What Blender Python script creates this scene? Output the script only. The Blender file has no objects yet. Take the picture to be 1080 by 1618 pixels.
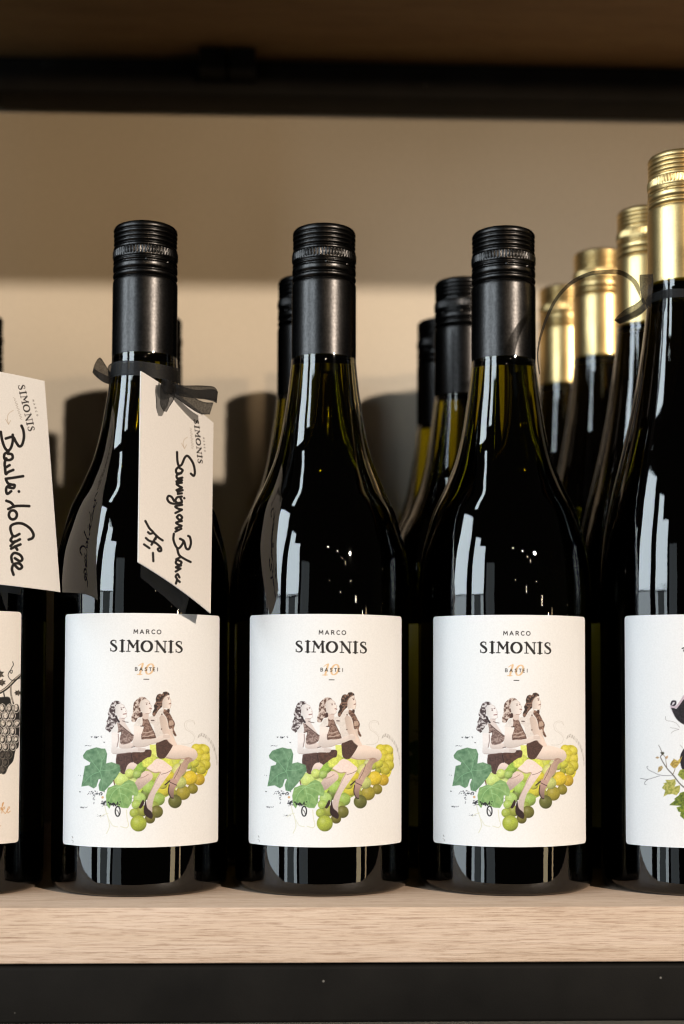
import bpy, math, random
import numpy as np
from mathutils import Vector, Matrix

S = bpy.context.scene
C = S.collection
R = math.radians
random.seed(4)
rng = np.random.default_rng(7)

# ---------------------------------------------------------------- camera
FPX, PX0, PY0 = 2247.2, 540.0, 983.0        # focal length and principal point, in photograph pixels (1080 x 1618)
CAM = Vector((0.010, -0.666, 0.092))
YAW, PITCH, ROLL = R(2.0), R(2.6), R(0.17)
fwd = Vector((math.sin(YAW) * math.cos(PITCH), math.cos(YAW) * math.cos(PITCH), math.sin(PITCH)))
rgt = Vector((math.cos(YAW), -math.sin(YAW), 0))
upv = rgt.cross(fwd)
r2 = rgt * math.cos(ROLL) + upv * math.sin(ROLL)
u2 = upv * math.cos(ROLL) - rgt * math.sin(ROLL)
cam_d = bpy.data.cameras.new('camera')
cam = bpy.data.objects.new('camera', cam_d)
C.objects.link(cam)
cam.matrix_world = Matrix(((r2.x, u2.x, -fwd.x, CAM.x), (r2.y, u2.y, -fwd.y, CAM.y), (r2.z, u2.z, -fwd.z, CAM.z), (0, 0, 0, 1)))
cam_d.sensor_fit = 'VERTICAL'
cam_d.sensor_height = 36
cam_d.sensor_width = 24
cam_d.lens = FPX / 1618 * 36
cam_d.shift_y = (PY0 - 809) / 1618
cam_d.clip_start = 0.01
cam_d.clip_end = 50
cam_d.dof.use_dof = True
cam_d.dof.focus_distance = 0.628
cam_d.dof.aperture_fstop = 5.6
S.camera = cam

# ---------------------------------------------------------------- world, lamps, exposure
W = bpy.data.worlds.new('World')
S.world = W
W.use_nodes = True
W.node_tree.nodes['Background'].inputs[0].default_value = (1.0, 0.86, 0.70, 1)
W.node_tree.nodes['Background'].inputs[1].default_value = 0.016
S.view_settings.view_transform = 'Standard'
S.view_settings.look = 'None'
S.view_settings.gamma = 1
S.view_settings.exposure = 0
S.view_settings.use_curve_mapping = False
S.cycles.use_denoising = True
S.cycles.caustics_reflective = False
S.cycles.caustics_refractive = True
S.cycles.max_bounces = 14
S.cycles.transmission_bounces = 12
S.cycles.glossy_bounces = 6
S.cycles.transparent_max_bounces = 16
S.cycles.sample_clamp_indirect = 6
S.cycles.filter_width = 1.05


def polar(az, el, dist):
    """a point seen from the bottles: az degrees to the right of the camera's direction, el degrees up"""
    a, e = R(az), R(el)
    return Vector((math.sin(a) * math.cos(e), -math.cos(a) * math.cos(e), math.sin(e))) * dist + Vector((0, 0, 0.12))


def pane(name, az0, az1, z0, z1, radiance, col, dist=2.6):
    """a pane of the shop window: an upright area lamp between two bearings and two heights"""
    p0, p1 = polar(az0, 0, dist), polar(az1, 0, dist)
    c = (p0 + p1) / 2
    c.z = (z0 + z1) / 2
    L = bpy.data.lights.new(name, 'AREA')
    L.shape = 'RECTANGLE'
    L.size = (p1 - p0).length
    L.size_y = z1 - z0
    L.energy = radiance * math.pi * L.size * L.size_y
    L.color = col
    o = bpy.data.objects.new(name, L)
    C.objects.link(o)
    o.location = c
    d = Vector((0, 0, c.z)) - c
    o.rotation_euler = d.to_track_quat('-Z', 'Y').to_euler()
    return o


def bulb(name, loc, power, col, rad, target=None, angle=40, blend=0.6):
    L = bpy.data.lights.new(name, 'SPOT' if target else 'POINT')
    L.energy = power
    L.color = col
    L.shadow_soft_size = rad
    if target:
        L.spot_size = R(angle)
        L.spot_blend = blend
    o = bpy.data.objects.new(name, L)
    C.objects.link(o)
    o.location = loc
    if target:
        o.rotation_euler = (Vector(target) - Vector(loc)).to_track_quat('-Z', 'Y').to_euler()
    return o


COOL = (0.80, 0.92, 1.0)
WARM = (1.0, 0.70, 0.40)
KW = 11.3
pane('window_light', -77, -58, 0.42, 1.95, KW, COOL)
pane('window_light', -50, -42, 0.42, 1.78, KW, COOL)
pane('window_light', -42, -33, 0.42, 1.45, KW, COOL)
pane('window_light', -77, -58, -0.5, 0.40, KW * 0.40, COOL)
pane('window_light', -50, -46, -0.5, 0.40, KW * 0.40, COOL)
pane('window_light', -37, -33, -0.5, 0.40, KW * 0.40, COOL)
pane('window_light', -46, -37, -0.5, 0.40, KW * 0.05, COOL)
pane('window_light', -60, -54, 2.35, 5.6, KW, COOL)
pane('window_light', -30, -19, -0.6, 0.9, KW * 0.06, COOL)
pane('window_light', -90, -84, -0.5, 1.2, KW * 0.35, COOL)
pane('shop_lamp', 44, 50, -0.6, 0.0, 4.2, (1.0, 0.80, 0.50))
pane('shop_lamp', 56, 58, -0.6, 0.3, 4.2, (1.0, 0.74, 0.45))
bulb('spot_lamp', (2.05, -2.75, 1.36), 655, (1.0, 0.86, 0.71), 0.05, (0.02, 0.28, 0.22), 30)
bulb('spot_lamp', (0.75, -2.9, 0.40), 142, (1.0, 0.72, 0.44), 0.05, (0.02, 0.30, 1.27), 34.5, 0.10)
for az, el, dist, p in ((6, 25, 3.2, 2.6), (19, 22, 3.6, 2.2), (25, 18, 4.4, 0.9), (29, 16, 4.6, 0.8), (8, 10, 4.4, 0.6), (22, 7, 4.0, 0.7),
                        (36, 9, 3.6, 1.0), (43, 5, 3.4, 1.4), (52, 3, 3.0, 2.0)):
    bulb('room_bulb', polar(az, el, dist), p * 1.7, (1.0, 0.80, 0.55), 0.022)

# ---------------------------------------------------------------- projection (for laying things out)


def project(p):
    v = Vector(p) - CAM
    z = v.dot(fwd)
    return PX0 + FPX * v.dot(r2) / z, PY0 - FPX * v.dot(u2) / z


def project_np(P):
    V = P - np.array(CAM)
    z = V @ np.array(fwd)
    return PX0 + FPX * (V @ np.array(r2)) / z, PY0 - FPX * (V @ np.array(u2)) / z


def at(px, py, y):
    """the point of the upright plane at depth y that the photograph shows at (px, py)"""
    d = fwd + r2 * ((px - PX0) / FPX) + u2 * ((PY0 - py) / FPX)
    return CAM + d * ((y - CAM.y) / d.y)


# ---------------------------------------------------------------- materials
def mat(name):
    m = bpy.data.materials.new(name)
    m.use_nodes = True
    nt = m.node_tree
    return m, nt, nt.nodes['Principled BSDF']


def node(nt, t, **kw):
    n = nt.nodes.new(t)
    for k, v in kw.items():
        if k in n.inputs:
            n.inputs[k].default_value = v
        else:
            setattr(n, k, v)
    return n


def ramp(nt, fac, stops):
    r = nt.nodes.new('ShaderNodeValToRGB')
    e = r.color_ramp.elements
    while len(e) < len(stops):
        e.new(0.5)
    for i, (p, c) in enumerate(stops):
        e[i].position = p
        e[i].color = (*c, 1)
    nt.links.new(fac, r.inputs[0])
    return r


def coords(nt, scale=(1, 1, 1)):
    t = nt.nodes.new('ShaderNodeTexCoord')
    mp = nt.nodes.new('ShaderNodeMapping')
    mp.inputs['Scale'].default_value = scale
    nt.links.new(t.outputs['Object'], mp.inputs['Vector'])
    return mp.outputs['Vector']


def glass_material(name, tint, density):
    m, nt, b = mat(name)
    tc = node(nt, 'ShaderNodeTexCoord')
    sx = node(nt, 'ShaderNodeSeparateXYZ')
    nt.links.new(tc.outputs['Object'], sx.inputs[0])
    mr = node(nt, 'ShaderNodeMapRange')
    mr.inputs['From Min'].default_value = 0.004
    mr.inputs['From Max'].default_value = 0.016
    nt.links.new(sx.outputs['Z'], mr.inputs['Value'])
    foot = ramp(nt, mr.outputs[0], [(0.0, tuple(c * 0.22 for c in tint)), (1.0, tint)])   # the foot is several times thicker than the wall
    nt.links.new(foot.outputs[0], b.inputs['Base Color'])
    b.inputs['Transmission Weight'].default_value = 1
    b.inputs['IOR'].default_value = 1.57
    v0 = coords(nt)
    oi = node(nt, 'ShaderNodeObjectInfo')
    sc = node(nt, 'ShaderNodeVectorMath', operation='SCALE')
    sc.inputs[0].default_value = (3.1, 5.7, 2.3)
    nt.links.new(oi.outputs['Random'], sc.inputs['Scale'])
    ad = node(nt, 'ShaderNodeVectorMath', operation='ADD')
    nt.links.new(v0, ad.inputs[0])
    nt.links.new(sc.outputs[0], ad.inputs[1])
    v = ad.outputs[0]
    n = node(nt, 'ShaderNodeTexNoise', Scale=60.0, Detail=2.0)
    nt.links.new(v, n.inputs['Vector'])
    rr = ramp(nt, n.outputs['Fac'], [(0.45, (0.0, 0.0, 0.0)), (0.8, (0.05, 0.05, 0.05))])
    nt.links.new(rr.outputs[0], b.inputs['Roughness'])
    n2 = node(nt, 'ShaderNodeTexNoise', Scale=38.0, Detail=1.0)
    nt.links.new(v, n2.inputs['Vector'])
    bp = node(nt, 'ShaderNodeBump', Strength=0.11, Distance=0.002)
    nt.links.new(n2.outputs['Fac'], bp.inputs['Height'])
    nt.links.new(bp.outputs['Normal'], b.inputs['Normal'])
    va = node(nt, 'ShaderNodeVolumeAbsorption', Density=density)
    va.inputs['Color'].default_value = (0.66, 0.645, 0.0, 1)
    nt.links.new(va.outputs[0], nt.nodes['Material Output'].inputs['Volume'])
    return m


def metal_paint(name, col, rough, metallic, grain, tint=1.0):
    m, nt, b = mat(name)
    v = coords(nt)
    n = node(nt, 'ShaderNodeTexNoise', Scale=900.0, Detail=2.0)
    nt.links.new(v, n.inputs['Vector'])
    c0 = tuple(c * (1 - grain) for c in col)
    c1 = tuple(min(1, c * (1 + grain)) for c in col)
    cr = ramp(nt, n.outputs['Fac'], [(0.3, c0), (0.7, c1)])
    nt.links.new(cr.outputs[0], b.inputs['Base Color'])
    n2 = node(nt, 'ShaderNodeTexNoise', Scale=45.0, Detail=3.0)
    nt.links.new(v, n2.inputs['Vector'])
    rr = ramp(nt, n2.outputs['Fac'], [(0.3, (rough * 0.88,) * 3), (0.7, (rough * 1.14,) * 3)])
    nt.links.new(rr.outputs[0], b.inputs['Roughness'])
    b.inputs['Metallic'].default_value = metallic
    b.inputs['Specular Tint'].default_value = (tint, tint, tint, 1)
    b.inputs['Specular IOR Level'].default_value = 0.25
    bp = node(nt, 'ShaderNodeBump', Strength=0.10, Distance=0.0002)
    nt.links.new(n.outputs['Fac'], bp.inputs['Height'])
    nt.links.new(bp.outputs['Normal'], b.inputs['Normal'])
    return m


def printed_paper():
    m, nt, b = mat('printed_paper')
    a = node(nt, 'ShaderNodeAttribute', attribute_name='print')
    v = coords(nt)
    n = node(nt, 'ShaderNodeTexNoise', Scale=1400.0, Detail=3.0)
    nt.links.new(v, n.inputs['Vector'])
    g = ramp(nt, n.outputs['Fac'], [(0.3, (0.70,) * 3), (0.7, (0.75,) * 3)])
    mx = node(nt, 'ShaderNodeMixRGB', blend_type='MULTIPLY', Fac=1.0)
    nt.links.new(a.outputs['Color'], mx.inputs[1])
    nt.links.new(g.outputs[0], mx.inputs[2])
    nt.links.new(mx.outputs[0], b.inputs['Base Color'])
    b.inputs['Roughness'].default_value = 0.62
    b.inputs['Specular IOR Level'].default_value = 0.3
    bp = node(nt, 'ShaderNodeBump', Strength=0.12, Distance=0.0002)
    nt.links.new(n.outputs['Fac'], bp.inputs['Height'])
    nt.links.new(bp.outputs['Normal'], b.inputs['Normal'])
    return m


def ribbon_material():
    m, nt, b = mat('black_organza')
    b.inputs['Base Color'].default_value = (0.003, 0.0025, 0.0025, 1)
    b.inputs['Roughness'].default_value = 0.6
    b.inputs['Specular IOR Level'].default_value = 0.25
    uv = node(nt, 'ShaderNodeAttribute', attribute_name='across')
    edge = ramp(nt, uv.outputs['Fac'], [(0.78, (0.88,) * 3), (0.88, (1.0,) * 3)])
    v = coords(nt)
    n = node(nt, 'ShaderNodeTexNoise', Scale=1600.0, Detail=1.0)
    nt.links.new(v, n.inputs['Vector'])
    g = ramp(nt, n.outputs['Fac'], [(0.3, (0.85,) * 3), (0.7, (1.0,) * 3)])
    mx = node(nt, 'ShaderNodeMixRGB', blend_type='MULTIPLY', Fac=1.0)
    nt.links.new(edge.outputs[0], mx.inputs[1])
    nt.links.new(g.outputs[0], mx.inputs[2])
    nt.links.new(mx.outputs[0], b.inputs['Alpha'])
    return m


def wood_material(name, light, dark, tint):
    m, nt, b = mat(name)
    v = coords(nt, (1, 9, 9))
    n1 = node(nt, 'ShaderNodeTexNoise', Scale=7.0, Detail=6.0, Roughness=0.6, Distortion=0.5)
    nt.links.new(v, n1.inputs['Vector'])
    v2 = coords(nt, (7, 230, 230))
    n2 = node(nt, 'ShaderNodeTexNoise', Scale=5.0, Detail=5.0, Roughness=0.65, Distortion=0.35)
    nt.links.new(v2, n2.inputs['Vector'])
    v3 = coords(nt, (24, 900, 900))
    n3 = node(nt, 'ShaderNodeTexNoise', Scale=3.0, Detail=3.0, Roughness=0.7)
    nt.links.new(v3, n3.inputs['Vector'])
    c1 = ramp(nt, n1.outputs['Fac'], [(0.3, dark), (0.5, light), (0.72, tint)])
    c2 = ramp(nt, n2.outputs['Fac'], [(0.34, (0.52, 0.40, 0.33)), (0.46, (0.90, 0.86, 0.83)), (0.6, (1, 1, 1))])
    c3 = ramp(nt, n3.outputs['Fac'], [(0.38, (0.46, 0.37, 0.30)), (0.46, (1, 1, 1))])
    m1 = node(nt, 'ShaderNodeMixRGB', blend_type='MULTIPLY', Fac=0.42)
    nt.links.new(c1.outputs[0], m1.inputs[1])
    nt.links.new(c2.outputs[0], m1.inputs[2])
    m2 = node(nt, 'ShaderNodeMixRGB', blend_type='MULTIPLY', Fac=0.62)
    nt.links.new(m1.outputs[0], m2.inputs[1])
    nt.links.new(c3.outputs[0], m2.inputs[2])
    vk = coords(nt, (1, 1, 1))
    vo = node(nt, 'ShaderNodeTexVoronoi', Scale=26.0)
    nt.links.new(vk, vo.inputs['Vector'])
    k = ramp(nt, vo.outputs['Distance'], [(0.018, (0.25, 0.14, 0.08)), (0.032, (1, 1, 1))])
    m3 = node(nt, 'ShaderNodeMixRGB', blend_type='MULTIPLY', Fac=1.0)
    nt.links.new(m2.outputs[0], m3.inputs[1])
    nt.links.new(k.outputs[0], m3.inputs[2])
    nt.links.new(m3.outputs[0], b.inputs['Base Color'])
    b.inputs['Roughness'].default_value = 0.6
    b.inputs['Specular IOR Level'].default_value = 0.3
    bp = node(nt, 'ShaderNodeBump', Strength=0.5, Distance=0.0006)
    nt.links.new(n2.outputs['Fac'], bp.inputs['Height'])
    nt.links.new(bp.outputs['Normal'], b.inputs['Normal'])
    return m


def steel_material():
    m, nt, b = mat('black_steel')
    v = coords(nt)
    n = node(nt, 'ShaderNodeTexNoise', Scale=30.0, Detail=5.0)
    nt.links.new(v, n.inputs['Vector'])
    c = ramp(nt, n.outputs['Fac'], [(0.3, (0.006, 0.0055, 0.005)), (0.7, (0.010, 0.009, 0.008))])
    vo = node(nt, 'ShaderNodeTexVoronoi', Scale=85.0)
    nt.links.new(v, vo.inputs['Vector'])
    k = ramp(nt, vo.outputs['Distance'], [(0.035, (1, 1, 1)), (0.055, (0, 0, 0))])
    n2 = node(nt, 'ShaderNodeTexNoise', Scale=14.0, Detail=1.0)
    nt.links.new(v, n2.inputs['Vector'])
    gate = ramp(nt, n2.outputs['Fac'], [(0.44, (0, 0, 0)), (0.50, (1, 1, 1))])
    mm = node(nt, 'ShaderNodeMixRGB', blend_type='MULTIPLY', Fac=1.0)
    nt.links.new(k.outputs[0], mm.inputs[1])
    nt.links.new(gate.outputs[0], mm.inputs[2])
    mx = node(nt, 'ShaderNodeMixRGB', blend_type='MIX')
    nt.links.new(mm.outputs[0], mx.inputs[0])
    nt.links.new(c.outputs[0], mx.inputs[1])
    mx.inputs[2].default_value = (0.14, 0.13, 0.115, 1)
    nt.links.new(mx.outputs[0], b.inputs['Base Color'])
    n3 = node(nt, 'ShaderNodeTexNoise', Scale=1500.0, Detail=2.0)
    nt.links.new(v, n3.inputs['Vector'])
    bp = node(nt, 'ShaderNodeBump', Strength=0.25, Distance=0.0002)
    nt.links.new(n3.outputs['Fac'], bp.inputs['Height'])
    nt.links.new(bp.outputs['Normal'], b.inputs['Normal'])
    b.inputs['Roughness'].default_value = 0.55
    b.inputs['Specular IOR Level'].default_value = 0.06
    return m


def wall_material():
    m, nt, b = mat('painted_plaster')
    v = coords(nt)
    n = node(nt, 'ShaderNodeTexNoise', Scale=6.0, Detail=4.0)
    nt.links.new(v, n.inputs['Vector'])
    c = ramp(nt, n.outputs['Fac'], [(0.3, (0.50, 0.438, 0.350)), (0.7, (0.55, 0.482, 0.392))])
    n2 = node(nt, 'ShaderNodeTexNoise', Scale=420.0, Detail=3.0)
    nt.links.new(v, n2.inputs['Vector'])
    g = ramp(nt, n2.outputs['Fac'], [(0.3, (0.90,) * 3), (0.7, (1.0,) * 3)])
    mx = node(nt, 'ShaderNodeMixRGB', blend_type='MULTIPLY', Fac=1.0)
    nt.links.new(c.outputs[0], mx.inputs[1])
    nt.links.new(g.outputs[0], mx.inputs[2])
    nt.links.new(mx.outputs[0], b.inputs['Base Color'])
    b.inputs['Roughness'].default_value = 0.8
    bp = node(nt, 'ShaderNodeBump', Strength=0.3, Distance=0.001)
    nt.links.new(n2.outputs['Fac'], bp.inputs['Height'])
    nt.links.new(bp.outputs['Normal'], b.inputs['Normal'])
    return m


M = dict(glass=glass_material('olive_glass', (0.40, 0.355, 0.03), 80.0), dark_glass=glass_material('dark_glass', (0.34, 0.29, 0.03), 450.0),
         black_cap=metal_paint('black_lacquered_metal', (0.033, 0.0315, 0.031), 0.315, 1.0, 0.25, 0.15),
         gold_cap=metal_paint('pale_gold_metal', (0.60, 0.44, 0.20), 0.36, 1.0, 0.06),
         paper=printed_paper(), ribbon=ribbon_material(),
         oak=wood_material('oiled_oak', (0.52, 0.395, 0.300), (0.465, 0.345, 0.255), (0.56, 0.435, 0.345)),
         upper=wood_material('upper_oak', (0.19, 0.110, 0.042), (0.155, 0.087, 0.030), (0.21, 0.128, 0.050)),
         steel=steel_material(), wall=wall_material())


# ---------------------------------------------------------------- mesh helpers
def new_mesh(name, verts, faces, material, smooth=True):
    me = bpy.data.meshes.new(name)
    me.from_pydata([tuple(v) for v in verts], [], faces)
    me.materials.append(material)
    if smooth:
        me.polygons.foreach_set('use_smooth', [True] * len(me.polygons))
    me.update()
    return me


def link(name, me, parent=None):
    o = bpy.data.objects.new(name, me)
    C.objects.link(o)
    o.parent = parent
    return o


def thing(name, label, cat, loc=(0, 0, 0), rz=0.0, group=None):
    o = bpy.data.objects.new(name, None)
    o.empty_display_size = 0.02
    C.objects.link(o)
    o.location = loc
    o.rotation_euler = (0, 0, rz)
    o['label'] = label
    o['category'] = cat
    if group:
        o['group'] = group
    return o


def lathe(name, prof, n, material, radius_fn=None):
    """prof: (r, z) from bottom to top; an r of 0 closes the end"""
    verts, faces, rows = [], [], []
    for k, (r, z) in enumerate(prof):
        if r <= 1e-7:
            rows.append([len(verts)])
            verts.append((0, 0, z))
        else:
            row = []
            for i in range(n):
                a = 2 * math.pi * i / n
                rr = r + (radius_fn(k, i) if radius_fn else 0)
                row.append(len(verts))
                verts.append((rr * math.cos(a), rr * math.sin(a), z))
            rows.append(row)
    for a, b in zip(rows[:-1], rows[1:]):
        for i in range(n):
            j = (i + 1) % n
            if len(a) == 1 and len(b) == 1:
                continue
            if len(a) == 1:
                faces.append((a[0], b[j], b[i]))
            elif len(b) == 1:
                faces.append((a[i], a[j], b[0]))
            else:
                faces.append((a[i], a[j], b[j], b[i]))
    return new_mesh(name, verts, faces, material)


def catmull(pts, per=8):
    """smooth curve through points of any dimension"""
    P = [np.array(p, float) for p in pts]
    P = [2 * P[0] - P[1]] + P + [2 * P[-1] - P[-2]]
    out = []
    for i in range(1, len(P) - 2):
        p0, p1, p2, p3 = P[i - 1], P[i], P[i + 1], P[i + 2]
        for t in np.linspace(0, 1, per, endpoint=False):
            out.append(0.5 * (2 * p1 + (p2 - p0) * t + (2 * p0 - 5 * p1 + 4 * p2 - p3) * t * t + (3 * p1 - p0 - 3 * p2 + p3) * t ** 3))
    out.append(P[-2])
    return out


def bar(name, x0, x1, y0, y1, z0, z1, bev, material, parent):
    """a bar along x with rounded long edges"""
    prof = []
    for (cy, cz, a0) in ((y0 + bev, z1 - bev, 90), (y0 + bev, z0 + bev, 180), (y1 - bev, z0 + bev, 270), (y1 - bev, z1 - bev, 360)):
        for k in range(5):
            a = R(a0 + 90 * k / 4)
            prof.append((cy + bev * math.cos(a), cz + bev * math.sin(a)))
    n = len(prof)
    cols = np.linspace(x0, x1, 9)
    verts = [(x, y, z) for x in cols for (y, z) in prof]
    faces = [(c * n + i, c * n + (i + 1) % n, (c + 1) * n + (i + 1) % n, (c + 1) * n + i) for c in range(8) for i in range(n)]
    faces += [tuple(range(n))[::-1], tuple(range(8 * n, 9 * n))]
    me = new_mesh(name, verts, faces, material)
    o = link(name, me, parent)
    m = o.modifiers.new('edges', 'EDGE_SPLIT')
    m.split_angle = R(40)
    return o


# ---------------------------------------------------------------- a small painter for the flat print
def vnoise(h, w, cell):
    gh, gw = int(h / cell) + 3, int(w / cell) + 3
    g = rng.random((gh, gw))
    y = np.arange(h) / cell
    x = np.arange(w) / cell
    yi, xi = y.astype(int), x.astype(int)
    fy, fx = (y - yi)[:, None], (x - xi)[None, :]
    fy, fx = fy * fy * (3 - 2 * fy), fx * fx * (3 - 2 * fx)
    a, b = g[yi][:, xi], g[yi][:, xi + 1]
    c, d = g[yi + 1][:, xi], g[yi + 1][:, xi + 1]
    return (a * (1 - fx) + b * fx) * (1 - fy) + (c * (1 - fx) + d * fx) * fy


class Art:
    """an sRGB raster covering part of the photograph's plane; drawn in photograph pixels"""

    def __init__(self, x0, y0, x1, y1, paper, ss=4):
        self.x0, self.y0, self.ss = x0, y0, ss
        self.w, self.h = int((x1 - x0) * ss), int((y1 - y0) * ss)
        self.a = np.ones((self.h, self.w, 3)) * (np.array(paper) / 255)
        self.T = (0, 0, 1)

    def frame(self, ox, oy, s):
        """following coordinates are pixels of an enlargement: origin ox, oy, factor s"""
        self.T = (ox, oy, s)
        return self

    def pt(self, p):
        ox, oy, s = self.T
        return ((ox + p[0] / s - self.x0) * self.ss, (oy + p[1] / s - self.y0) * self.ss)

    def box(self, P, pad):
        x0 = max(0, int(P[:, 0].min() - pad))
        x1 = min(self.w, int(P[:, 0].max() + pad) + 2)
        y0 = max(0, int(P[:, 1].min() - pad))
        y1 = min(self.h, int(P[:, 1].max() + pad) + 2)
        return x0, x1, y0, y1

    def blend(self, sl, col, alpha):
        self.a[sl] = self.a[sl] * (1 - alpha[..., None]) + col * alpha[..., None]

    def fill(self, pts, col, smooth=True, alpha=1.0, noise=0.0, cell=6, dark=None, shade=0.0, sdir=(0, 1), soft=0.0):
        if smooth:
            pts = catmull(list(pts) + [pts[0]], 5)[:-1]
        P = np.array([self.pt(p) for p in pts])
        x0, x1, y0, y1 = self.box(P, 3)
        if x1 <= x0 or y1 <= y0:
            return
        X, Y = np.meshgrid(np.arange(x0, x1) + 0.5, np.arange(y0, y1) + 0.5)
        ins = np.zeros(X.shape, bool)
        for (ax, ay), (bx, by) in zip(P, np.roll(P, -1, 0)):
            if ay == by:
                continue
            c = ((ay > Y) != (by > Y)) & (X < (bx - ax) * (Y - ay) / (by - ay) + ax)
            ins ^= c
        al = ins.astype(float)
        for _ in range(1 + int(soft)):
            q = np.pad(al, 1, mode='edge')
            al = (q[:-2, 1:-1] + q[2:, 1:-1] + q[1:-1, :-2] + q[1:-1, 2:] + 2 * q[1:-1, 1:-1]) / 6
        base = np.ones(X.shape + (3,)) * (np.array(col) / 255)
        if dark is not None:
            nz = 0.65 * vnoise(X.shape[0], X.shape[1], cell) + 0.35 * vnoise(X.shape[0], X.shape[1], max(2, cell / 2))
            t = np.clip((nz - 0.5) * 3.2 * noise + 0.5, 0, 1)[..., None]
            base = base * t + (np.array(dark) / 255) * (1 - t)
        elif noise:
            base = base * (1 + noise * (vnoise(X.shape[0], X.shape[1], cell)[..., None] - 0.5))
        if shade:
            u = (X - P[:, 0].mean()) / max(1, np.ptp(P[:, 0])) * sdir[0] + (Y - P[:, 1].mean()) / max(1, np.ptp(P[:, 1])) * sdir[1]
            base = base * (1 - shade * np.clip(u * 2, -0.5, 1))[..., None]
        self.blend((slice(y0, y1), slice(x0, x1)), np.clip(base, 0, 1), al * alpha)

    def stroke(self, pts, width, col, alpha=1.0, smooth=True):
        """width: one value or one per point, in units of the current frame"""
        w = list(width) if hasattr(width, '__len__') else [width] * len(pts)
        Q = [(p[0], p[1], ww) for p, ww in zip(pts, w)]
        if smooth and len(Q) > 2:
            Q = catmull(Q, 6)
        k = self.ss / self.T[2]
        P = np.array([self.pt((q[0], q[1])) for q in Q])
        rad = np.array([max(0.1, q[2]) for q in Q]) * k / 2
        x0, x1, y0, y1 = self.box(P, rad.max() + 2)
        if x1 <= x0 or y1 <= y0:
            return
        X, Y = np.meshgrid(np.arange(x0, x1) + 0.5, np.arange(y0, y1) + 0.5)
        best = np.full(X.shape, 1e9)
        if len(P) == 1:
            best = np.hypot(X - P[0, 0], Y - P[0, 1]) - rad[0]
        for i in range(len(P) - 1):
            d = P[i + 1] - P[i]
            l2 = max(1e-9, float(d @ d))
            t = np.clip(((X - P[i, 0]) * d[0] + (Y - P[i, 1]) * d[1]) / l2, 0, 1)
            ds = np.hypot(X - P[i, 0] - t * d[0], Y - P[i, 1] - t * d[1]) - (rad[i] * (1 - t) + rad[i + 1] * t)
            best = np.minimum(best, ds)
        al = np.clip(0.5 - best / 2.0, 0, 1) * alpha
        self.blend((slice(y0, y1), slice(x0, x1)), np.array(col) / 255, al)

    def dot(self, x, y, r, col, alpha=1.0):
        self.stroke([(x, y), (x + 0.01, y)], 2 * r, col, alpha, False)

    def ball(self, x, y, r, col, hi=0.22, lo=0.30):
        """a printed grape: lighter to the upper left, darker at the lower edge"""
        cx, cy = self.pt((x, y))
        rr = r * self.ss / self.T[2]
        P = np.array([(cx - rr, cy - rr), (cx + rr, cy + rr)])
        x0, x1, y0, y1 = self.box(P, 2)
        if x1 <= x0 or y1 <= y0:
            return
        X, Y = np.meshgrid(np.arange(x0, x1) + 0.5, np.arange(y0, y1) + 0.5)
        d = np.hypot(X - cx, Y - cy)
        al = np.clip(0.5 - (d - rr) / 2, 0, 1)
        u = ((X - cx) * 0.45 + (Y - cy) * 0.9) / rr
        s = 1 - lo * np.clip(u, 0, 1) ** 1.5 - 0.15 * np.clip(d / rr, 0, 1) ** 6
        hl = hi * np.exp(-(((X - cx) / rr + 0.25) ** 2 + ((Y - cy) / rr + 0.3) ** 2) / 0.12)
        base = (np.array(col) * 0.88 + np.array((214, 214, 150)) * 0.12) / 255 * s[..., None]
        base = base * (1 + 0.14 * (vnoise(X.shape[0], X.shape[1], 5)[..., None] - 0.5))
        base = base + (1 - base) * hl[..., None]
        self.blend((slice(y0, y1), slice(x0, x1)), np.clip(base, 0, 1), al)

    def glyphs(self, strokes, o, ex, ey, col, wk=1.0, alpha=1.0):
        """strokes in letter units, put through the frame o + x*ex + y*ey"""
        sc = math.hypot(*ex)
        for pts, w, sm in strokes:
            q = [(o[0] + x * ex[0] + y * ey[0], o[1] + x * ex[1] + y * ey[1]) for x, y in pts]
            ww = [v * sc * wk for v in w] if hasattr(w, '__len__') else w * sc * wk
            self.stroke(q, ww, col, alpha, sm)

    def sample(self, px, py):
        fx = np.clip((px - self.x0) * self.ss - 0.5, 1, self.w - 3)
        fy = np.clip((py - self.y0) * self.ss - 0.5, 1, self.h - 3)
        A = self.a
        out = 0
        for dx in (-1, 0, 1):
            for dy in (-1, 0, 1):
                x, y = np.clip(fx + dx, 0, self.w - 2), np.clip(fy + dy, 0, self.h - 2)
                xi, yi = x.astype(int), y.astype(int)
                tx, ty = (x - xi)[:, None], (y - yi)[:, None]
                out = out + (A[yi, xi] * (1 - tx) + A[yi, xi + 1] * tx) * (1 - ty) + (A[yi + 1, xi] * (1 - tx) + A[yi + 1, xi + 1] * tx) * ty
        c = out / 9
        return np.where(c <= 0.04045, c / 12.92, ((c + 0.055) / 1.055) ** 2.4)


# roman capitals of the maker's name: x runs 0..885 over the word, y 0 (cap line) .. 140 (base line)
def serif(x, y, w):
    return ([(x - w / 2, y), (x + w / 2, y)], 9, False)


def sw_I(x):
    return [([(x, 4), (x, 136)], 27, False), serif(x, 5, 58), serif(x, 135, 58)]


def sw_S(x):
    return [([(x + 68, 34), (x + 66, 14), (x + 42, 4), (x + 16, 14), (x + 10, 36), (x + 32, 58), (x + 58, 76), (x + 74, 100), (x + 66, 126), (x + 38, 137), (x + 10, 126), (x + 4, 104)],
             (7, 8, 12, 15, 21, 26, 27, 22, 15, 12, 8, 7), True), ([(x + 68, 8), (x + 68, 36)], 7, False), ([(x + 4, 102), (x + 4, 134)], 7, False)]


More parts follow.
